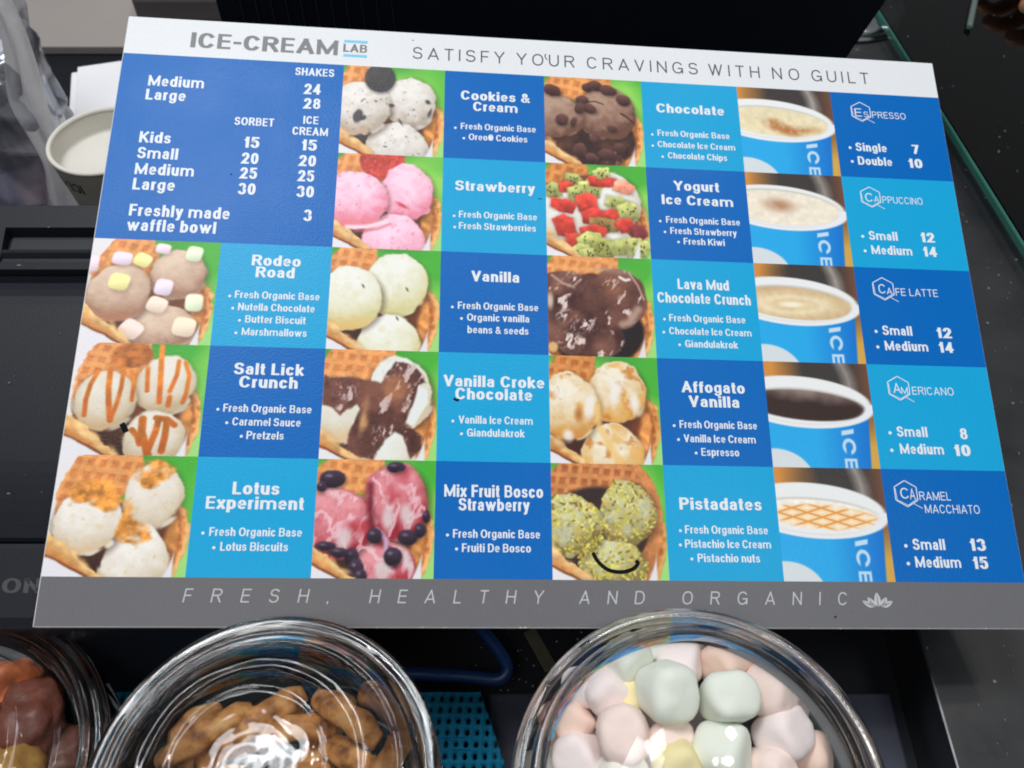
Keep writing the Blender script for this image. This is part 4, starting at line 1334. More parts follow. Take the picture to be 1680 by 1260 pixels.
# ------------------------------------------------------------------ black till display behind the board
M_mon = plain('navy black plastic', (0.0030, 0.0042, 0.0095, 1), 0.6, 0.15, bump=0.05, bscale=700)
mon = empty('till_display', (0.02, 0.575, 0.02), 'large matt black till display with thin vent ribs standing behind the menu board', 'till display')


def prism(name, quad, y0, y1, mat, parent, origin, bev=0.004):
    """upright slab: quad of (x, z) seen from the front, from y0 to y1"""
    bm = bmesh.new()
    a = [bm.verts.new((x - origin[0], y0 - origin[1], z - origin[2])) for x, z in quad]
    b = [bm.verts.new((x - origin[0], y1 - origin[1], z - origin[2])) for x, z in quad]
    n = len(quad)
    bm.faces.new(a); bm.faces.new(b[::-1])
    for i in range(n):
        bm.faces.new((a[i], b[i], b[(i + 1) % n], a[(i + 1) % n]))
    bmesh.ops.recalc_face_normals(bm, faces=bm.faces[:])
    if bev: bmesh.ops.bevel(bm, geom=bm.edges[:], offset=bev, segments=2, affect='EDGES')
    me = bpy.data.meshes.new(name); bm.to_mesh(me); bm.free()
    return obj(name, me, mat, parent)


OM = (0.02, 0.575, 0.02)
prism('casing', [(-0.193, 0.05), (0.205, 0.05), (0.2445, 0.1698), (0.27, 0.245), (0.22, 0.27), (-0.193, 0.27)], 0.56, 0.66, M_mon, mon, OM)
prism('foot', [(-0.07, 0.0205), (0.11, 0.0205), (0.09, 0.056), (-0.05, 0.056)], 0.58, 0.64, M_mon, mon, OM)
M_rib = plain('paler rib edge', (0.016, 0.018, 0.026, 1), 0.5, 0.3)  # ribs a little paler than the casing
for k in range(11):
    x = -0.176 + k * 0.0098
    obj('vent_rib', box_mesh('vent_rib', x - .0003 - OM[0], x + .0003 - OM[0], 0.5588 - OM[1], 0.5606 - OM[1], 0.11 - OM[2], 0.235 - OM[2]), M_rib, mon)

# grey adaptor with a ribbed cable relief, far left of the display
ad = empty('cable_adaptor', (-0.29, 0.80, 0.0286), 'flat dark grey adaptor with a ribbed cable end on the back shelf', 'adaptor')
M_ad = plain('dark grey adaptor plastic', rgb(74, 72, 74), 0.5, 0.4, vary=0.1, bump=0.05)
obj('adaptor_body', box_mesh('adaptor_body', -0.052, 0.09, -0.025, 0.16, 0, 0.022, 0.003), M_ad, ad)
M_cab = plain('ribbed rubber', rgb(60, 60, 64), 0.45, 0.5)
rib = lathe('cable_relief', smooth_prof([(0.0, 0), (0.008, 0.001)] + [(0.0085 + (.0016 if k % 2 else 0), 0.004 + k * 0.004) for k in range(9)] + [(0.004, 0.044), (0.0, 0.045)], 3), 24)
ro = obj('cable_relief', rib, M_cab, ad); ro.location = (0.043, -0.012, 0.033); ro.rotation_euler = (R(-72), 0, R(14))
obj('cable', tube('cable', [(0.030, 0.035, 0.046), (0.02, 0.09, 0.055), (0.03, 0.16, 0.04), (0.02, 0.26, 0.012)], 0.0042), M_cab, ad)

# chrome foot between display and glass
M_chrome = plain('polished steel', (0.55, 0.56, 0.58, 1), 0.16, 0.5, metal=1.0)
cf = obj('chrome_foot', lathe('chrome_foot', smooth_prof([(0, 0), (0.046, 0.0), (0.048, 0.004), (0.045, 0.009), (0.036, 0.0105), (0.014, 0.012), (0.012, 0.02), (0.012, 0.10), (0.0, 0.10)], 5), 64), M_chrome,
         label='round polished steel post foot between the black display and the glass edge', cat='post')
cf.location = (0.288, 0.738, 0.0605)

# ------------------------------------------------------------------ sheet of glass lying on the granite, right
gp = empty('glass_sheet', (0.32, 0.5, 0.067), 'clear glass sheet with a green edge lying on the speckled granite', 'glass sheet')
ga, gb = Vector((0.3025, 0.7304)), Vector((0.3400, 0.3000))
dirg = (gb - ga).normalized(); nrm = Vector((-dirg.y, dirg.x))
a2, b2 = ga - dirg * 0.5, gb + dirg * 0.02


def gsheet(name, off, wid, mat, z0=0.0690, z1=0.075, bev=0.0008):
    q = [a2 + nrm * off, b2 + nrm * off, b2 + nrm * (off + wid), a2 + nrm * (off + wid)]
    bm = bmesh.new()
    lo = [bm.verts.new((p.x - .32, p.y - .5, z0 - .067)) for p in q]
    hi = [bm.verts.new((p.x - .32, p.y - .5, z1 - .067)) for p in q]
    bm.faces.new(lo); bm.faces.new(hi)
    for i in range(4): bm.faces.new((lo[i], lo[(i + 1) % 4], hi[(i + 1) % 4], hi[i]))
    bmesh.ops.recalc_face_normals(bm, faces=bm.faces[:])
    if bev: bmesh.ops.bevel(bm, geom=bm.edges[:], offset=bev, segments=2, affect='EDGES')
    me = bpy.data.meshes.new(name); bm.to_mesh(me); bm.free()
    return obj(name, me, mat, gp)


sgn = 1 if nrm.x > 0 else -1
M_pane = sheet_glass_mat('clear pane', (0.80, 0.90, 0.88))
M_edge = plain('green glass edge', rgb(58, 116, 104), 0.15, 0.6, vary=0.2, vscale=60)
gsheet('pane', sgn * 0.0022 if sgn > 0 else -0.5, 0.5, M_pane)
gsheet('polished_edge', 0.0 if sgn > 0 else -0.002, 0.002, M_edge, bev=0.0006)


def dust(name, n, seed, spot, zf, r0, r1, mat):
    """loose crumbs and lint lying on a surface, too small to count"""
    r = random.Random(seed)
    bm = bmesh.new()
    k = 0
    while k < n:
        x, y = r.uniform(*spot[0]), r.uniform(*spot[1])
        if not spot[2](x, y): continue
        s = r0 + (r1 - r0) * r.random() ** 3
        st = r.uniform(1, 3.2)
        M = Matrix.Translation((x, y, zf + s * .35)) @ Matrix.Rotation(r.uniform(-.9, .3) + math.pi / 2, 4, 'Z') @ Matrix.Diagonal((s * st, s * .7, s * .5, 1))
        bmesh.ops.create_icosphere(bm, subdivisions=1, radius=1, matrix=M)
        k += 1
    me = bpy.data.meshes.new(name); bm.to_mesh(me); bm.free()
    return obj(name, me, mat, kind='stuff')


M_dust = plain('pale dust', (.16, .165, .17, 1), .9, .1)
side = lambda x, y: (Vector((x, y)) - ga).dot(nrm) * sgn
dust('dust', 520, 21, ((.30, .85), (.30, 1.05), lambda x, y: side(x, y) > .006), .0751, .0002, .0008, M_dust)
dust('dust', 170, 22, ((.20, .36), (.0, .30), lambda x, y: side(x, y) < -.004), .0601, .0002, .0007, M_dust)
dust('dust', 60, 23, ((.232, .33), (.30, .70), lambda x, y: side(x, y) < -.004), .0601, .0002, .0006, M_dust)
r_ = random.Random(31)
bm = bmesh.new()
for _ in range(46):
    x, y = r_.uniform(-.30, -.19), r_.uniform(.16, .333)
    s = .00015 + .0004 * r_.random() ** 2
    bmesh.ops.create_icosphere(bm, subdivisions=1, radius=1, matrix=Matrix.Translation((x, y, zb(y) + (.0008 if .20 < y < .29 else -.0085 if y < .189 else .0003))) @ Matrix.Diagonal((s * r_.uniform(1, 2.5), s, s * .6, 1)))
me = bpy.data.meshes.new('dust'); bm.to_mesh(me); bm.free()
obj('dust', me, M_dust, kind='stuff')

# ------------------------------------------------------------------ cup, napkins, bag (left, behind the printer)
M_paper = plain('cream paper', rgb(216, 213, 205), 0.6, 0.25, vary=0.03, vscale=200)
M_band = plain('grey printed paper', rgb(168, 166, 158), 0.6, 0.25, vary=0.06)
cup = empty('paper_cup', (-0.272, 0.503, 0.0205), 'empty cream paper ice cream cup with a grey printed band, left of the menu board', 'cup')
CR, CZ = 0.0365, 0.0825
inner = [(0.0, CZ - .0150), (0.0338, CZ - .0148), (0.0345, CZ - .0138), (CR - .0014, CZ - .002)]
obj('cup_liner', lathe('cup_liner', inner, 72), M_paper, cup)
rim = [(CR - .0012 + .0016 * math.cos(a), CZ + .0016 * math.sin(a)) for a in [R(t) for t in range(180, -181, -30)]]
obj('rolled_rim', lathe('rolled_rim', rim, 72), M_paper, cup)
obj('cup_wall', lathe('cup_wall', [(0.0275, 0.0), (CR - .0002, CZ - .001)], 72), M_band, cup)
obj('cup_base', lathe('cup_base', [(0, 0.0045), (0.0272, 0.0045), (0.0272, 0.0002)], 48), M_paper, cup)


def wrap_text(s, ang0, width, z0, cap, flip):
    """lettering bent round the cup wall; flip = upside down"""
    v, f = text_mesh(s, 'b')
    lo, hi = cap_height('b')
    w = np.ptp(v[:, 0]); x0 = v[:, 0].min()
    out = []
    for p in v:
        t = (p[0] - x0) / w - .5
        h = (p[1] - lo) / (hi - lo)
        if flip: t, h = -t, 1 - h
        z = z0 + h * cap
        r = 0.0275 + (CR - .0006 - .0275) * (z / (CZ - .001)) + 0.0004
        a = ang0 + t * width / r
        out.append((r * math.cos(a), r * math.sin(a), z))
    return mesh_from('lettering', out, f)


M_cuptxt = plain('black cup print', (0.02, 0.02, 0.022, 1), 0.5)
obj('lettering', wrap_text('ICE-CREAM', R(-143), 0.046, 0.0640, 0.0085, True), M_cuptxt, cup)
for dz, k in ((0.0520, 30), (0.048, 26)):
    obj('lettering', wrap_text('- - - - - - - -', R(-118), 0.024, dz, 0.0022, True), M_cuptxt, cup)

nap = empty('napkin_stack', (-0.3647, 0.6681, 0.0285), 'stack of folded white napkins lying behind the paper cup', 'napkins')
M_nap = plain('white tissue', (0.84, 0.84, 0.87, 1), 0.85, 0.1, vary=0.02, vscale=120, bump=0.2, bscale=500)
rs = random.Random(3)
for k in range(9):
    me = box_mesh('napkin', 0, 0.125, -0.135, 0.0 + (.003 if k > 6 else 0), 0, 0.0023, 0.0008, 2)
    o = obj('napkin', me, M_nap, nap)
    o.location = (rs.uniform(-.0015, .0015) + (.008 if k > 6 else 0), rs.uniform(-.0015, .0015), k * 0.00245); o.rotation_euler = (0, 0, R(14 + rs.uniform(-1.5, 1.5)))

# clear plastic bag with a capped can inside
bag = empty('plastic_bag', (-0.394, 0.552, 0.0205), 'crumpled clear plastic bag standing at the left, wrapped round a capped can', 'bag')
M_bag, nt, p = new_mat('clear crumpled plastic')
nt.nodes.remove(p)
out = nt.nodes['Material Output']
tc = nt.nodes.new('ShaderNodeTexCoord')
nz = nt.nodes.new('ShaderNodeTexNoise'); nz.inputs['Scale'].default_value = 16; nz.inputs['Detail'].default_value = 3; nz.inputs['Distortion'].default_value = .6
nt.links.new(tc.outputs['Object'], nz.inputs['Vector'])
mr = nt.nodes.new('ShaderNodeMapRange'); mr.inputs[1].default_value = .35; mr.inputs[2].default_value = .70; mr.inputs[3].default_value = .10; mr.inputs[4].default_value = .42
nt.links.new(nz.outputs['Fac'], mr.inputs[0])
tr = nt.nodes.new('ShaderNodeBsdfTransparent'); tr.inputs[0].default_value = (.95, .96, 1, 1)
pb = nt.nodes.new('ShaderNodeBsdfPrincipled'); pb.inputs['Base Color'].default_value = (.80, .82, .88, 1); pb.inputs['Roughness'].default_value = .2; pb.inputs['Specular IOR Level'].default_value = .8
gl = nt.nodes.new('ShaderNodeBsdfGlossy'); gl.inputs['Roughness'].default_value = .12
fr_ = nt.nodes.new('ShaderNodeFresnel'); fr_.inputs['IOR'].default_value = 1.45
mx = nt.nodes.new('ShaderNodeMixShader'); mx2 = nt.nodes.new('ShaderNodeMixShader')
# faded violet and blue print low on the film
sx = nt.nodes.new('ShaderNodeSeparateXYZ'); nt.links.new(tc.outputs['Object'], sx.inputs[0])
hz = nt.nodes.new('ShaderNodeMapRange'); hz.inputs[1].default_value = .085; hz.inputs[2].default_value = .030
nt.links.new(sx.outputs[2], hz.inputs[0])
nz2 = nt.nodes.new('ShaderNodeTexNoise'); nz2.inputs['Scale'].default_value = 30; nz2.inputs['Detail'].default_value = 4
nt.links.new(tc.outputs['Object'], nz2.inputs['Vector'])
cr = nt.nodes.new('ShaderNodeValToRGB'); cr.color_ramp.elements[0].position = .40; cr.color_ramp.elements[0].color = (.10, .12, .30, 1); cr.color_ramp.elements[1].position = .58; cr.color_ramp.elements[1].color = (.42, .34, .44, 1)
nt.links.new(nz2.outputs['Fac'], cr.inputs[0])
pm = nt.nodes.new('ShaderNodeMix'); pm.data_type = 'RGBA'; pm.inputs[6].default_value = (.80, .82, .88, 1)
nt.links.new(hz.outputs[0], pm.inputs[0]); nt.links.new(cr.outputs[0], pm.inputs[7]); nt.links.new(pm.outputs[2], pb.inputs['Base Color'])
ad_ = nt.nodes.new('ShaderNodeMath'); ad_.operation = 'MULTIPLY_ADD'; ad_.inputs[1].default_value = .35
nt.links.new(hz.outputs[0], ad_.inputs[0]); nt.links.new(mr.outputs[0], ad_.inputs[2])
nt.links.new(ad_.outputs[0], mx.inputs[0]); nt.links.new(tr.outputs[0], mx.inputs[1]); nt.links.new(pb.outputs[0], mx.inputs[2])
nt.links.new(fr_.outputs[0], mx2.inputs[0]); nt.links.new(mx.outputs[0], mx2.inputs[1]); nt.links.new(gl.outputs[0], mx2.inputs[2])
nt.links.new(mx2.outputs[0], out.inputs['Surface'])


def bag_mesh(r0, r1, h, seed, n=26, m=11, amp=.010):
    """stiff film: flat facets between sharp creases"""
    rb = random.Random(seed)
    vs, fs = [], []
    for j in range(m + 1):
        t = j / m
        for k in range(n):
            a = 2 * math.pi * (k + (.5 if j % 2 else 0) + rb.uniform(-.25, .25)) / n
            r = r0 + (r1 - r0) * t + rb.uniform(-amp, amp * .35)
            vs.append((r * math.cos(a), r * math.sin(a), t * h + rb.uniform(-.3, .3) * h / m * (0 < j < m)))
    for j in range(m):
        for k in range(n):
            q = (k + 1) % n
            A, B_, C_, D_ = j * n + k, j * n + q, (j + 1) * n + q, (j + 1) * n + k
            if j % 2: fs += [(A, B_, C_), (A, C_, D_)] if rb.random() < .5 else [(A, B_, D_), (B_, C_, D_)]
            else: fs += [(A, B_, D_), (B_, C_, D_)]
    me = mesh_from('bag_film', vs, fs)
    bm = bmesh.new(); bm.from_mesh(me)
    bmesh.ops.bevel(bm, geom=bm.edges[:], offset=.0012, segments=1, affect='EDGES')
    bm.to_mesh(me); bm.free()
    return me


obj('bag_film', bag_mesh(0.070, 0.076, 0.185, 17), M_bag, bag)
M_milky = plain('milky folded plastic', (0.84, 0.84, 0.88, 1), 0.35, 0.6, vary=0.10, vscale=60, bump=0.5, bscale=70)


def ribbon(name, rows, thick=.0012):
    """folded strip of film: rows of points across, given real thickness"""
    n = len(rows[0]); vs, fs = [], []
    for rw in rows: vs += [Vector(q) for q in rw]
    nb = len(vs)
    vs += [v + Vector((0, thick, 0)) for v in vs]
    for j in range(len(rows) - 1):
        for k in range(n - 1):
            a_ = j * n + k
            fs += [(a_, a_ + 1, a_ + n + 1, a_ + n), (nb + a_, nb + a_ + n, nb + a_ + n + 1, nb + a_ + 1)]
    for j in range(len(rows) - 1):
        for k in (0, n - 1):
            a_ = j * n + k
            fs.append((a_, a_ + n, nb + a_ + n, nb + a_) if k == 0 else (a_ + n, a_, nb + a_, nb + a_ + n))
    return mesh_from(name, vs, fs, True)


rws = []
for j in range(31):
    t = j / 30
    z = .185 * t
    xr = .0800 + .0035 * t + .0016 * math.sin(t * 11)
    wd = .026 - .010 * t + .003 * math.sin(t * 13 + 1)
    rws.append([(xr - wd * (1 - q / 6), -.040 + .030 * t + .0035 * math.sin(q * 1.9 + t * 7) * (q < 6), z) for q in range(7)])
obj('seam_fold', ribbon('seam_fold', rws), M_milky, bag)
# highlights along the film's creases, added as thin milky tubes
for a_, b_ in (((.030, -.066, .030), (.058, -.050, .105)), ((.002, -.070, .110), (.056, -.046, .104)), ((.050, -.048, .104), (.060, -.036, .160)), ((.020, -.068, .118), (.046, -.056, .150))):
    mid = tuple((u + w) / 2 + .001 for u, w in zip(a_, b_))
    obj('crease_highlight', tube('crease_highlight', [a_, mid, b_], .0007, 6, 4), M_milky, bag)
can = empty('drink_can', (-0.362, 0.566, 0.0215), 'silver capped can seen through the clear plastic bag, at the left edge', 'can')
M_can = plain('brushed silver', (0.42, 0.43, 0.46, 1), 0.16, 0.5, metal=0.9)
obj('can_body', lathe('can_body', smooth_prof([(0, 0), (0.027, 0), (0.030, 0.004), (0.030, 0.085), (0.026, 0.100), (0.033, 0.106), (0.034, 0.113), (0.030, 0.117)], 5), 64), M_can, can)
obj('cap', lathe('cap', smooth_prof([(0.029, 0.115), (0.0265, 0.119), (0.013, 0.1210), (0, 0.1215)], 5), 48), plain('white cap', (.75, .76, .8, 1), .2, .6), can)
bl = plain('blue print', rgb(40, 50, 150), .4)
obj('cap_mark', tube('cap_mark', [(0.006, -0.004, 0.1219), (0.012, 0.008, 0.1214), (0.018, -0.006, 0.1207)], .0014, 8, 2, .5), bl, can)

# ------------------------------------------------------------------ things under the lower edge
M_mat = plain('turquoise knit', rgb(8, 100, 132), 0.7, 0.2, vary=0.35, vscale=120, bump=0.3, bscale=900)


def knit(x0, x1, y0, y1, z, pitch=0.0046, hole=0.84, clip=None, seed=2):
    vs, fs = [], []
    r = random.Random(seed)
    nx, ny = int((x1 - x0) / pitch), int((y1 - y0) / (pitch * 1.12))
    py = (y1 - y0) / ny
    for j in range(ny):
        for i in range(nx):
            cx = x0 + (i + .5 + (.5 if j % 2 else 0)) * pitch
            cy = y0 + (j + .5) * py
            cx += (y1 - cy) * .36
            if clip and not clip(cx, cy): continue
            b = len(vs)

            zz = z + .0012 * mnoise.noise(Vector((cx * 60, cy * 60, seed)))
            oc = [(-.5, -.5), (0, -.5), (.5, -.5), (.5, 0), (.5, .5), (0, .5), (-.5, .5), (-.5, 0)]
            for u, w in oc: vs.append((cx + u * pitch, cy + w * py, zz + .0008))
            hx, hy = hole * r.uniform(.75, 1.1) * .62, hole * r.uniform(.85, 1.1) * .78
            for u, w in oc:
                l = math.hypot(u, w) / .5
                vs.append((cx + u / l * pitch * hx, cy + w / l * py * hy, zz - .0002))
            for u, w in oc:
                l = math.hypot(u, w) / .5
                vs.append((cx + u / l * pitch * hx * .9, cy + w / l * py * hy * .9, zz - .0022))
            for k in range(8):
                q = (k + 1) % 8
                fs.append((b + k, b + q, b + 8 + q, b + 8 + k))
                fs.append((b + 8 + k, b + 8 + q, b + 16 + q, b + 16 + k))
    vs = [(min(x, x1 - .002 + (y1 - y) * .36), y, z_) for x, y, z_ in vs]
    return mesh_from('knit_mat', vs, fs, True)


o = obj('knit_mat', knit(-0.262, -0.013, 0.02, 0.1520, 0.0500, clip=lambda x, y: math.hypot(x + .0867, y - .085) > .056 and math.hypot(x + .2304, y - .0985) > .062), M_mat, label='turquoise open knit mat under the jars', cat='mat')
# its thick padded underside lies on the counter
obj('mat_pad', box_mesh('mat_pad', -0.255, -0.022, 0.03, 0.1500, 0.0205, 0.0470, 0.001), plain('dark padding', (0.004, 0.02, 0.028, 1), .9, .1), o)
tray = obj('drip_tray', box_mesh('drip_tray', -0.012, 0.19, -0.05, 0.1608, 0.0205, 0.0255, 0.0015), plain('blue grey plastic', rgb(50, 53, 68), 0.55, 0.3, vary=.1),
           label='flat blue grey plastic tray beside the turquoise mat', cat='tray')
M_tube = plain('blue hose', rgb(5, 42, 88), 0.4, 0.4, vary=.15, vscale=60)
obj('water_hose', tube('water_hose', [(-0.115, 0.170, 0.040), (-0.075, 0.1655, 0.043), (-0.048, 0.1625, 0.046), (-0.022, 0.1605, 0.048), (-0.0075, 0.1585, 0.050), (-0.0025, 0.1620, 0.0515), (-0.0045, 0.1690, 0.052), (-0.0125, 0.1800, 0.052), (-0.024, 0.196, 0.050), (-0.03, 0.22, 0.046)], 0.0032, 14, 6), M_tube,
    label='blue hose bent in a tight loop under the lower edge of the menu board', cat='hose')
br = obj('metal_bracket', box_mesh('metal_bracket', -0.0035, 0.0035, -0.012, 0.012, 0, 0.003, 0.0006), plain('dull brass', rgb(96, 94, 78), .4, .5, metal=.6, vary=.3, vscale=200),
         label='small dull metal clip lying between the blue hose and the right jar', cat='clip')
br.location = (0.0145, 0.184, 0.0210); br.rotation_euler = (0, 0, R(28))
ud = bmesh.new()
rs = random.Random(8)
for _ in range(60):
    x, y = rs.uniform(-.02, .04), rs.uniform(.163, .20)
    s = rs.uniform(.0002, .0006)
    bmesh.ops.create_icosphere(ud, subdivisions=1, radius=s, matrix=Matrix.Translation((x, y, .0205 + s * .6)))
me = bpy.data.meshes.new('dust'); ud.to_mesh(me); ud.free()
obj('dust', me, plain('grey dust', (.25, .26, .28, 1), .9), kind='stuff')

# ------------------------------------------------------------------ glass jars
M_glass = glass_mat('clear glass')
M_thin = sheet_glass_mat('thin clear glass', (0.97, 0.98, 0.985))
M_dome = sheet_glass_mat('blown clear glass', (0.985, 0.99, 0.99), film=True)
M_press = sheet_glass_mat('pressed clear glass', (0.93, 0.94, 0.945), rough=0.05)


def jar(loc, r, z_rim, label, stepped):
    """loc = axis on the counter; r = widest radius; z_rim = world height of the lid flange"""
    e = empty('glass_jar', (loc[0], loc[1], 0.0510), label, 'jar', 'glass jars in front of the menu board')
    zt = z_rim - 0.0510
    t = 0.0028
    prof_o = smooth_prof([(0, 0.0), (r * .80, 0.0), (r * .93, 0.006), (r * .985, 0.03), (r * .99, zt * .6), (r * .985, zt - .022), (r * .95, zt - .010), (r * .90, zt - .004), (r * .89, zt)], 5)
    prof_i = smooth_prof([(r * .89 - t, zt), (r * .90 - t, zt - .004), (r * .95 - t, zt - .0105), (r * .985 - t, zt - .0225), (r * .99 - t, zt * .6), (r * .985 - t, 0.03), (r * .92 - t, 0.010), (r * .75, 0.006), (0, 0.006)], 5)
    obj('jar_body', lathe('jar_body', prof_o if not stepped else prof_o + prof_i, 96), M_dome, e)
    if stepped:
        top = [(r, zt + .002), (r * .99, zt + .006), (r * .95, zt + .0085), (r * .90, zt + .0080), (r * .87, zt + .0105), (r * .80, zt + .0165), (r * .76, zt + .0160), (r * .72, zt + .0195), (r * .62, zt + .0245), (r * .56, zt + .0240), (r * .51, zt + .0275), (r * .43, zt + .0305), (r * .39, zt + .0302), (r * .34, zt + .0314), (r * .26, zt + .0320), (r * .18, zt + .0321), (r * .11, zt + .0318), (r * .05, zt + .0320), (0, zt + .0321)]
        bot = [(0, zt + .0288), (r * .2, zt + .0282), (r * .40, zt + .0255), (r * .58, zt + .0205), (r * .74, zt + .0130), (r * .82, zt + .0080), (r * .86, zt + .003), (r * .88, zt + .001), (r * .98, zt + .0008)]
        me = lathe('jar_lid', smooth_prof(top, 6) + smooth_prof(bot, 5) + [(r, zt + .002)], 160)
        for v in me.vertices:                      # hand pressed glass: the ridges waver
            q = math.hypot(v.co.x, v.co.y) / r
            s_ = Vector((v.co.x / r * 2.2, v.co.y / r * 2.2, q * 5))
            if q < .93 and v.co.z > zt + .004: v.co.z += .0011 * mnoise.noise(s_) + .0004 * mnoise.noise(s_ * 3.1)
        obj('jar_lid', me, M_press if loc[0] > -.15 else M_dome, e)
        rings = ((.985, .0035, .0022, .0032), (.90, .0065, .0018, .0024))
    else:
        top = [(r, zt + .000), (r * 1.005, zt + .004), (r * .99, zt + .0085), (r * .955, zt + .0115), (r * .93, zt + .0120), (r * .91, zt + .0145), (r * .84, zt + .0205), (r * .70, zt + .0280), (r * .5, zt + .0340), (r * .25, zt + .0375), (0, zt + .0385)]
        bot = [(0, zt + .0355), (r * .25, zt + .0345), (r * .5, zt + .0310), (r * .69, zt + .0252), (r * .82, zt + .0182), (r * .88, zt + .0110), (r * .90, zt + .005), (r * .905, zt + .0005)]
        me = lathe('jar_lid', smooth_prof(top, 6) + smooth_prof(bot, 5), 160, closed=True)
        for v in me.vertices:
            q = math.hypot(v.co.x, v.co.y) / r
            s_ = Vector((v.co.x / r * 1.7, v.co.y / r * 1.7, q * 3))
            if q < .93: v.co.z += .0005 * mnoise.noise(s_)
        obj('jar_lid', me, M_dome, e)
        rings = ((.992, .0035, .0017, .0030),)
    for q, dz, a_, b_ in rings:                    # thick rolled glass at the lid's shoulder
        rg = [(r * q - a_ + a_ * math.cos(t_), zt + dz + b_ * math.sin(t_)) for t_ in [R(u) for u in range(0, 360, 20)]]
        obj('lid_ring', lathe('lid_ring', rg, 128, closed=True), M_glass, e)
    return e


JM = (-0.0867, 0.0850); RM = 0.0628
jar(JM, RM, 0.1425, 'glass jar of brown biscuit sticks under a ridged lid, centre front', True)
JL = (-0.2304, 0.0985); RL = 0.0705
jar(JL, RL, 0.1020, 'glass jar of dark and amber dried fruit, cut by the left edge', True)
JR = (0.0653, 0.0850); RR = 0.0655
jar(JR, RR, 0.1415, 'glass jar with a smooth domed lid, full of pastel marshmallows', False)

# marshmallows, each a thing of its own
M_mm = {'green': plain('pale green marshmallow', rgb(232, 236, 225), 0.8, 0.15, vary=.03, vscale=120, bump=.25, bscale=500),
        'pink': plain('pale pink marshmallow', rgb(246, 224, 216), 0.8, 0.15, vary=.03, vscale=120, bump=.25, bscale=500),
        'peach': plain('peach marshmallow', rgb(245, 214, 198), 0.8, 0.15, vary=.03, vscale=120, bump=.25, bscale=500),
        'lilac': plain('lilac white marshmallow', rgb(245, 231, 229), 0.8, 0.15, vary=.03, vscale=120, bump=.25, bscale=500),
        'yellow': plain('pale yellow marshmallow', rgb(242, 228, 176), 0.8, 0.15, vary=.03, vscale=120, bump=.25, bscale=500),
        'white': plain('white marshmallow', rgb(236, 234, 226), 0.8, 0.15, vary=.03, vscale=120, bump=.25, bscale=500)}


def mm_mesh(seed):
    vs, fs = [], []
    n, m = 28, 16
    for j in range(m + 1):
        t = -math.pi / 2 + math.pi * j / m
        c, s = abs(math.cos(t)) ** .42, math.copysign(abs(math.sin(t)) ** .50, math.sin(t))
        for k in range(n):
            a = 2 * math.pi * k / n
            ca, sa = math.cos(a), math.sin(a)
            sq = (abs(ca) ** 3.2 + abs(sa) ** 3.2) ** (-1 / 3.2) * .55 + .45      # squashed towards a cushion
            p = Vector((c * ca * sq, c * sa * sq, s * .86))
            q = 1 + .11 * mnoise.noise(p * 1.3 + Vector((seed * 3.1, 0, 0))) + .022 * mnoise.noise(p * 4.2 + Vector((0, seed, 0)))
            vs.append(p * q)
    for j in range(m):
        for k in range(n):
            fs.append((j * n + k, j * n + (k + 1) % n, (j + 1) * n + (k + 1) % n, (j + 1) * n + k))
    me = mesh_from('marshmallow', vs, fs, True)
    bm = bmesh.new(); bm.from_mesh(me)
    bmesh.ops.remove_doubles(bm, verts=bm.verts[:], dist=1e-4)
    bmesh.ops.recalc_face_normals(bm, faces=bm.faces[:])
    bm.to_mesh(me); bm.free()
    return me


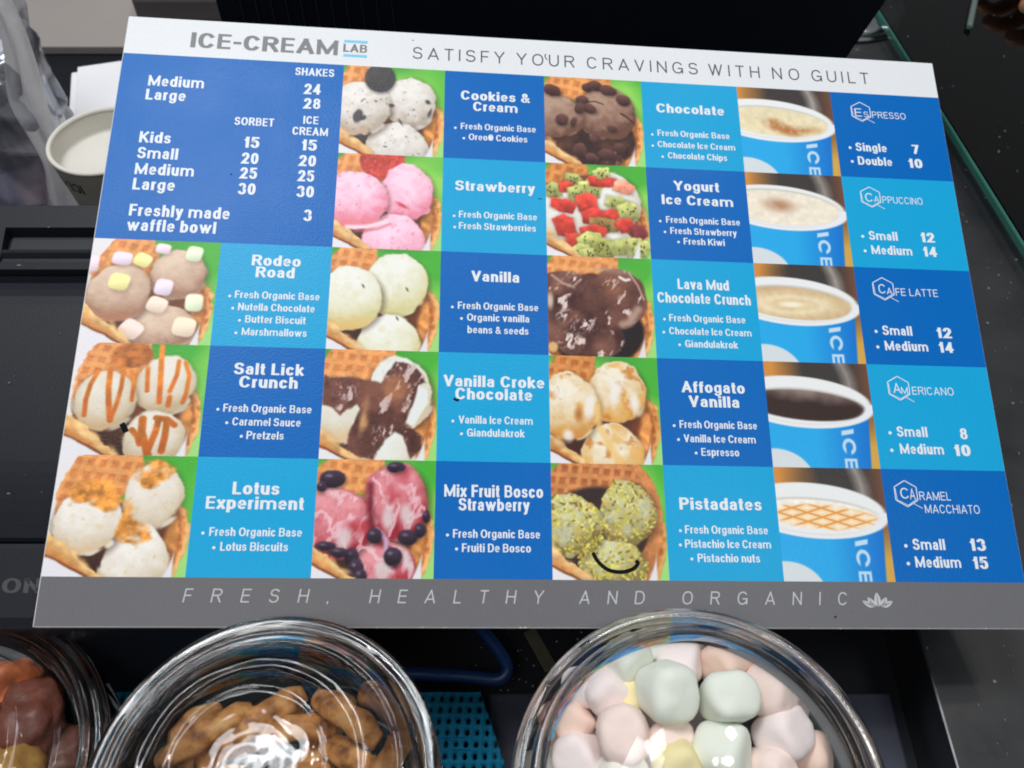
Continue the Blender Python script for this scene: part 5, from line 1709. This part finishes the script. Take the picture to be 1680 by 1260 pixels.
MM = [(.0583, .1199, .1398, 10.8, 'green', (35, 20, 10), 'large pale green marshmallow with a peaked top, high in the middle of the jar'),
      (.0812, .1183, .1390, 10.3, 'green', (12, 8, 4), 'square pale green marshmallow right of the peaked one'),
      (.0415, .1064, .1330, 10.6, 'pink', (15, -12, 6), 'wide pale pink marshmallow below and left of the peaked green one'),
      (.0449, .1344, .1350, 8.8, 'green', (60, 10, 35), 'pale green marshmallow lying behind, upper left of the peaked one'),
      (.0575, .1405, .1330, 7.2, 'white', (20, 60, 10), 'white marshmallow at the very back of the jar'),
      (.0650, .1340, .1350, 8.6, 'lilac', (70, 0, 80), 'pale pink marshmallow on its side behind the two green ones'),
      (.0835, .1350, .1335, 8.8, 'peach', (65, 15, -60), 'peach marshmallow lying at the back right'),
      (.0268, .1290, .1270, 8.6, 'lilac', (30, 40, 20), 'lilac white marshmallow against the upper left glass'),
      (.0360, .1235, .1310, 9.0, 'lilac', (50, -20, 40), 'lilac marshmallow next to the pale yellow one'),
      (.0462, .1225, .1290, 7.6, 'yellow', (20, 20, 0), 'yellow marshmallow wedged left of the peaked green one'),
      (.0985, .1225, .1340, 9.4, 'pink', (40, 35, 15), 'pink marshmallow right of the square green one'),
      (.1020, .1080, .1290, 10.2, 'lilac', (25, 25, 40), 'big lilac pink marshmallow low on the right of the jar'),
      (.1130, .1030, .1200, 8.4, 'peach', (10, 60, 0), 'peach marshmallow pressed on the right glass'),
      (.0774, .1005, .1330, 10.2, 'green', (60, 5, 70), 'pale green marshmallow lying below the square green one'),
      (.0600, .0960, .1310, 9.6, 'yellow', (40, 0, 10), 'pale yellow marshmallow at the bottom edge of the photo'),
      (.0590, .1055, .1300, 8.4, 'pink', (15, 20, 45), 'small pink marshmallow under the peaked green one'),
      (.0165, .1175, .1190, 8.0, 'peach', (10, 70, 20), 'peach marshmallow upright against the left glass'),
      (.0240, .1135, .1245, 7.8, 'peach', (20, 60, 60), 'narrow peach marshmallow beside the wide pink one'),
      (.0255, .1010, .1220, 10.0, 'lilac', (20, -30, 10), 'lilac marshmallow low on the left of the jar'),
      (.0130, .0990, .1130, 8.6, 'white', (10, 50, 0), 'white marshmallow low against the left glass'),
      (.0200, .1400, .1180, 8.4, 'white', (50, 10, 20), 'white marshmallow at the back left, half behind the lilac ones'),
      (.0440, .1480, .1230, 8.2, 'lilac', (20, 40, 60), 'lilac white marshmallow under the rim at the back of the jar'),
      (.0700, .1500, .1230, 8.2, 'pink', (40, 20, 10), 'pink marshmallow under the rim behind the two green ones'),
      (.0960, .1430, .1220, 8.4, 'white', (15, 50, 30), 'white marshmallow under the rim at the back right'),
      (.1150, .1290, .1200, 8.4, 'pink', (30, 10, 70), 'pale pink marshmallow against the upper right glass'),
      (.0400, .0930, .1280, 9.0, 'white', (30, 20, 30), 'white marshmallow at the bottom edge, left of the yellow one'),
      (.0950, .0940, .1270, 9.2, 'pink', (20, 30, 10), 'pale pink marshmallow at the bottom edge, right of the low green one')]
mm_lib = [mm_mesh(s) for s in range(4)]
mm_by = {}
for k, (x, y, z, r, colr, rot, lab) in enumerate(MM):
    key = (k % 4, colr)
    if key not in mm_by:
        me = mm_lib[k % 4].copy(); me.materials.append(M_mm[colr]); mm_by[key] = me
    dx, dy = x - JR[0], y - JR[1]
    q = math.hypot(dx, dy)
    lim = RR - 0.0022 - r / 1000 * .93
    if q > lim: dx, dy = dx * lim / q, dy * lim / q
    o = obj('marshmallow', mm_by[key], None, None, lab, 'marshmallow', 'marshmallows in the right jar')
    o.location = (JR[0] + dx, JR[1] + dy, z + .002); o.scale = (r / 1000 * (.93, 1.02, .9, 1.05)[k % 4], r / 1000 * (1.0, .9, 1.04, .95)[k % 4], r / 1000 * (1.12, 1.0, 1.16, 1.08)[(k * 3) % 4])
    o.rotation_euler = tuple(R(a) for a in rot)
rs = random.Random(12)
n_low = 0
for lay, zz in enumerate((.108, .090, .072)):
    for k in range(11 if lay < 2 else 8):
        a = 2.4 * k + lay; q = 0.053 * math.sqrt((k + .5) / 11)
        colr = ('pink', 'lilac', 'pink', 'white')[(k + lay) % 4]
        key = (k % 4, colr)
        if key not in mm_by:
            me = mm_lib[k % 4].copy(); me.materials.append(M_mm[colr]); mm_by[key] = me
        o = obj('marshmallow', mm_by[key], None, None, 'pale marshmallow buried under the top layer of the right jar', 'marshmallow', 'buried marshmallows in the right jar')
        o.location = (JR[0] + q * math.cos(a), JR[1] + q * math.sin(a), zz + rs.uniform(-.003, .003)); o.scale = (.0100,) * 3
        o.rotation_euler = (rs.uniform(0, 3), rs.uniform(0, 3), rs.uniform(0, 3))

# brown biscuit sticks in the middle jar
M_stick, nt, p = new_mat('baked biscuit')
tc = nt.nodes.new('ShaderNodeTexCoord')
nz = nt.nodes.new('ShaderNodeTexNoise'); nz.inputs['Scale'].default_value = 140; nz.inputs['Detail'].default_value = 6
nt.links.new(tc.outputs['Object'], nz.inputs['Vector'])
cr = nt.nodes.new('ShaderNodeValToRGB')
cr.color_ramp.elements[0].position = .32; cr.color_ramp.elements[0].color = rgb(112, 62, 24)
cr.color_ramp.elements[1].position = .68; cr.color_ramp.elements[1].color = rgb(232, 178, 112)
cr.color_ramp.elements.new(.5).color = rgb(204, 138, 72)
nt.links.new(nz.outputs['Fac'], cr.inputs[0]); nt.links.new(cr.outputs[0], p.inputs['Base Color'])
bp = nt.nodes.new('ShaderNodeBump'); bp.inputs['Strength'].default_value = .8; bp.inputs['Distance'].default_value = .0012
nt.links.new(nz.outputs['Fac'], bp.inputs['Height']); nt.links.new(bp.outputs[0], p.inputs['Normal'])
p.inputs['Roughness'].default_value = .55
ST = [((-.118, .098), (-.082, .126), 'long brown biscuit stick slanting across the upper left of the middle jar'), ((-.130, .083), (-.098, .094), 'brown biscuit stick lying lower left in the middle jar'), ((-.075, .122), (-.050, .105), 'brown biscuit stick at the upper right in the middle jar'),
      ((-.072, .108), (-.042, .086), 'brown biscuit stick under the right ridge of the middle lid'), ((-.110, .075), (-.068, .096), 'brown biscuit stick crossing the centre of the middle jar'), ((-.060, .072), (-.040, .108), 'brown biscuit stick upright by the right side of the middle jar'),
      ((-.125, .066), (-.085, .070), 'brown biscuit stick nearest the viewer in the middle jar'), ((-.132, .098), (-.100, .118), 'brown biscuit stick by the upper left glass of the middle jar'), ((-.050, .098), (-.038, .074), 'brown biscuit stick leaning on the right glass of the middle jar'), ((-.100, .110), (-.068, .112), 'brown biscuit stick just behind the glare on the middle lid'),
      ((-.128, .104), (-.112, .118), 'short brown biscuit stick at the far upper left of the middle jar'), ((-.058, .125), (-.040, .110), 'short brown biscuit stick at the far upper right of the middle jar')]
for k, (a, b, lab) in enumerate(ST):
    z = .126 + .004 * (k % 3)
    mid = ((a[0] + b[0]) / 2 + .002 * (k % 2), (a[1] + b[1]) / 2, z + .003)
    me = tube('biscuit_stick', [(a[0], a[1], z - .004), mid, (b[0], b[1], z - .002)], lambda t, k=k: .0053 * (1 - .35 * abs(2 * t - 1) ** 4) * (1 + .08 * math.sin(t * 17 + k)), 12, 8, .75)
    for v in me.vertices:
        v.co += Vector((mnoise.noise(v.co * 220), mnoise.noise(v.co * 220 + Vector((9, 0, 0))), mnoise.noise(v.co * 220 + Vector((0, 9, 0))))) * .0009
    obj('biscuit_stick', me, M_stick, None, lab, 'biscuit', 'biscuit sticks in the middle jar')

for k, (x, y, a_) in enumerate(((-.105, .110, .4), (-.075, .105, 1.3), (-.060, .085, 2.2), (-.095, .080, .9), (-.115, .088, 1.9))):
    c_, s_ = math.cos(a_) * .024, math.sin(a_) * .024
    me = tube('biscuit_stick', [(x - c_, y - s_, .114), (x, y, .117), (x + c_, y + s_, .113)], .0062, 10, 5, .75)
    obj('biscuit_stick', me, M_stick, None, 'brown biscuit stick in the lower layer of the middle jar', 'biscuit', 'lower biscuit sticks in the middle jar')

# dried fruit in the left jar
FR = [(-.200, .122, .100, .017, (104, 58, 46), 'dark brown dried fruit piece at the upper right of the left jar'), (-.214, .138, .096, .015, (178, 96, 54), 'orange dried fruit slice at the back of the left jar'), (-.196, .098, .098, .018, (158, 118, 60), 'yellow brown dried fruit piece by the right glass of the left jar'),
      (-.222, .118, .104, .015, (138, 84, 62), 'reddish brown dried fruit piece in the middle of the left jar'), (-.206, .078, .100, .018, (176, 122, 66), 'amber dried fruit piece low on the right of the left jar'), (-.228, .092, .104, .016, (150, 98, 70), 'pale brown dried fruit piece by the left edge of the photo'),
      (-.184, .112, .088, .013, (92, 54, 42), 'small dark dried fruit piece against the right glass of the left jar')]
for k, (x, y, z, r, c, lab) in enumerate(FR):
    bm = bmesh.new()
    bmesh.ops.create_icosphere(bm, subdivisions=4, radius=1)
    for v in bm.verts:
        v.co *= 1 + .28 * mnoise.noise(v.co * 1.6 + Vector((k * 5, 0, 0))) + .10 * mnoise.noise(v.co * 4.5) - .09 * abs(mnoise.noise(v.co * 7 + Vector((0, k, 0))))
        v.co.z *= .7
    for f in bm.faces: f.smooth = True
    me = bpy.data.meshes.new('dried_fruit'); bm.to_mesh(me); bm.free()
    o = obj('dried_fruit', me, plain('dried fruit skin', rgb(*c), .45, .4, vary=.4, vscale=2.5, bump=.3, bscale=9), None, lab, 'dried fruit', 'dried fruit in the left jar')
    o.location = (x, y, z); o.scale = (r,) * 3; o.rotation_euler = (k, k * 2, k * .7)
for k in range(12):
    a = k * 2.39996; q = .048 * math.sqrt((k + .5) / 12)
    o = obj('dried_fruit', bpy.data.objects['dried_fruit.00%d' % (1 + k % 6)].data, None, None, 'dried fruit piece buried low in the left jar', 'dried fruit', 'buried dried fruit in the left jar')
    o.location = (JL[0] + q * math.cos(a), JL[1] + q * math.sin(a), .074); o.scale = (.016,) * 3; o.rotation_euler = (k * 1.3, k, k * .5)

# ------------------------------------------------------------------ top right corner: straw end and a hand on the glass
sw = obj('drinking_straw', tube('drinking_straw', [(0.3700, 0.6830, 0.0785), (0.3765, 0.6985, 0.0785), (0.392, 0.735, 0.0785), (0.42, 0.80, 0.0785)], 0.0024, 12, 4),
         plain('pale green straw', rgb(92, 106, 102), .35, .5), None, 'thin pale straw lying on the glass near the top right corner', 'straw')


def hand_mesh(name, M, seed=0):
    """relaxed right hand lying palm down; skin modifier over a joint skeleton, mirrored by M"""
    J, Ed, Ra = [], [], []

    def j(p, r):
        J.append(Vector(p)); Ra.append(r); return len(J) - 1
    wr = j((0, 0, .022), (.027, .019)); fo = j((0, -.09, .034), (.032, .027)); Ed.append((wr, fo))
    pm = j((0, .035, .022), (.036, .015)); Ed.append((wr, pm))
    for x, L, a, rr in ((-.029, .070, -8, .0078), (-.010, .080, -2, .0083), (.010, .075, 4, .0080), (.029, .058, 11, .0070)):
        k0 = j((x * .9, .080 - abs(x) * .15, .020), (rr * 1.15, rr * 1.1))
        Ed.append((pm, k0))
        s, c = math.sin(R(a)), math.cos(R(a))
        prev = k0
        for t, z, q in ((.48, .026, 1.0), (.78, .018, .92), (1.0, .008, .80)):
            k = j((x * .9 + s * L * t, .080 - abs(x) * .15 + c * L * t, z), (rr * q, rr * q * .92))
            Ed.append((prev, k)); prev = k
    th = wr
    for p, r in (((-.030, .020, .018), .013), ((-.052, .045, .014), .0105), ((-.060, .072, .010), .0085)):
        k = j(p, (r, r)); Ed.append((th, k)); th = k
    me = bpy.data.meshes.new(name)
    me.from_pydata([tuple(v) for v in J], Ed, [])
    o = bpy.data.objects.new(name, me); COL.objects.link(o)
    sk = o.modifiers.new('skin', 'SKIN')
    for d, r in zip(me.skin_vertices[0].data, Ra): d.radius = r
    me.skin_vertices[0].data[0].use_root = True
    o.modifiers.new('sub', 'SUBSURF').levels = 2
    dg = bpy.context.evaluated_depsgraph_get(); dg.update()
    res = bpy.data.meshes.new_from_object(o.evaluated_get(dg))
    bpy.data.objects.remove(o)
    res.polygons.foreach_set('use_smooth', [True] * len(res.polygons))
    return res


M_skin, nt, p = new_mat('brown skin')
p.inputs['Base Color'].default_value = rgb(150, 98, 74)
p.inputs['Roughness'].default_value = .5
p.inputs['Subsurface Weight'].default_value = .12
p.inputs['Subsurface Radius'].default_value = (.004, .002, .001)
hd_ = obj('hand', hand_mesh('hand', None), M_skin, None, 'brown hand whose fingertips just enter the top right corner above the glass', 'hand')
hd_.location = (0.530, 0.800, 0.0775)
hd_.rotation_euler = (0, 0, R(128))
sv = obj('sleeve', lathe('sleeve', smooth_prof([(.036, 0), (.039, .002), (.041, .05), (.046, .14), (.044, .142)], 4), 40), plain('dark sleeve', (.012, .013, .02, 1), .85, .1, bump=.2, bscale=300), hd_)
sv.location = (0, -.045, .036); sv.rotation_euler = (R(90), 0, 0)
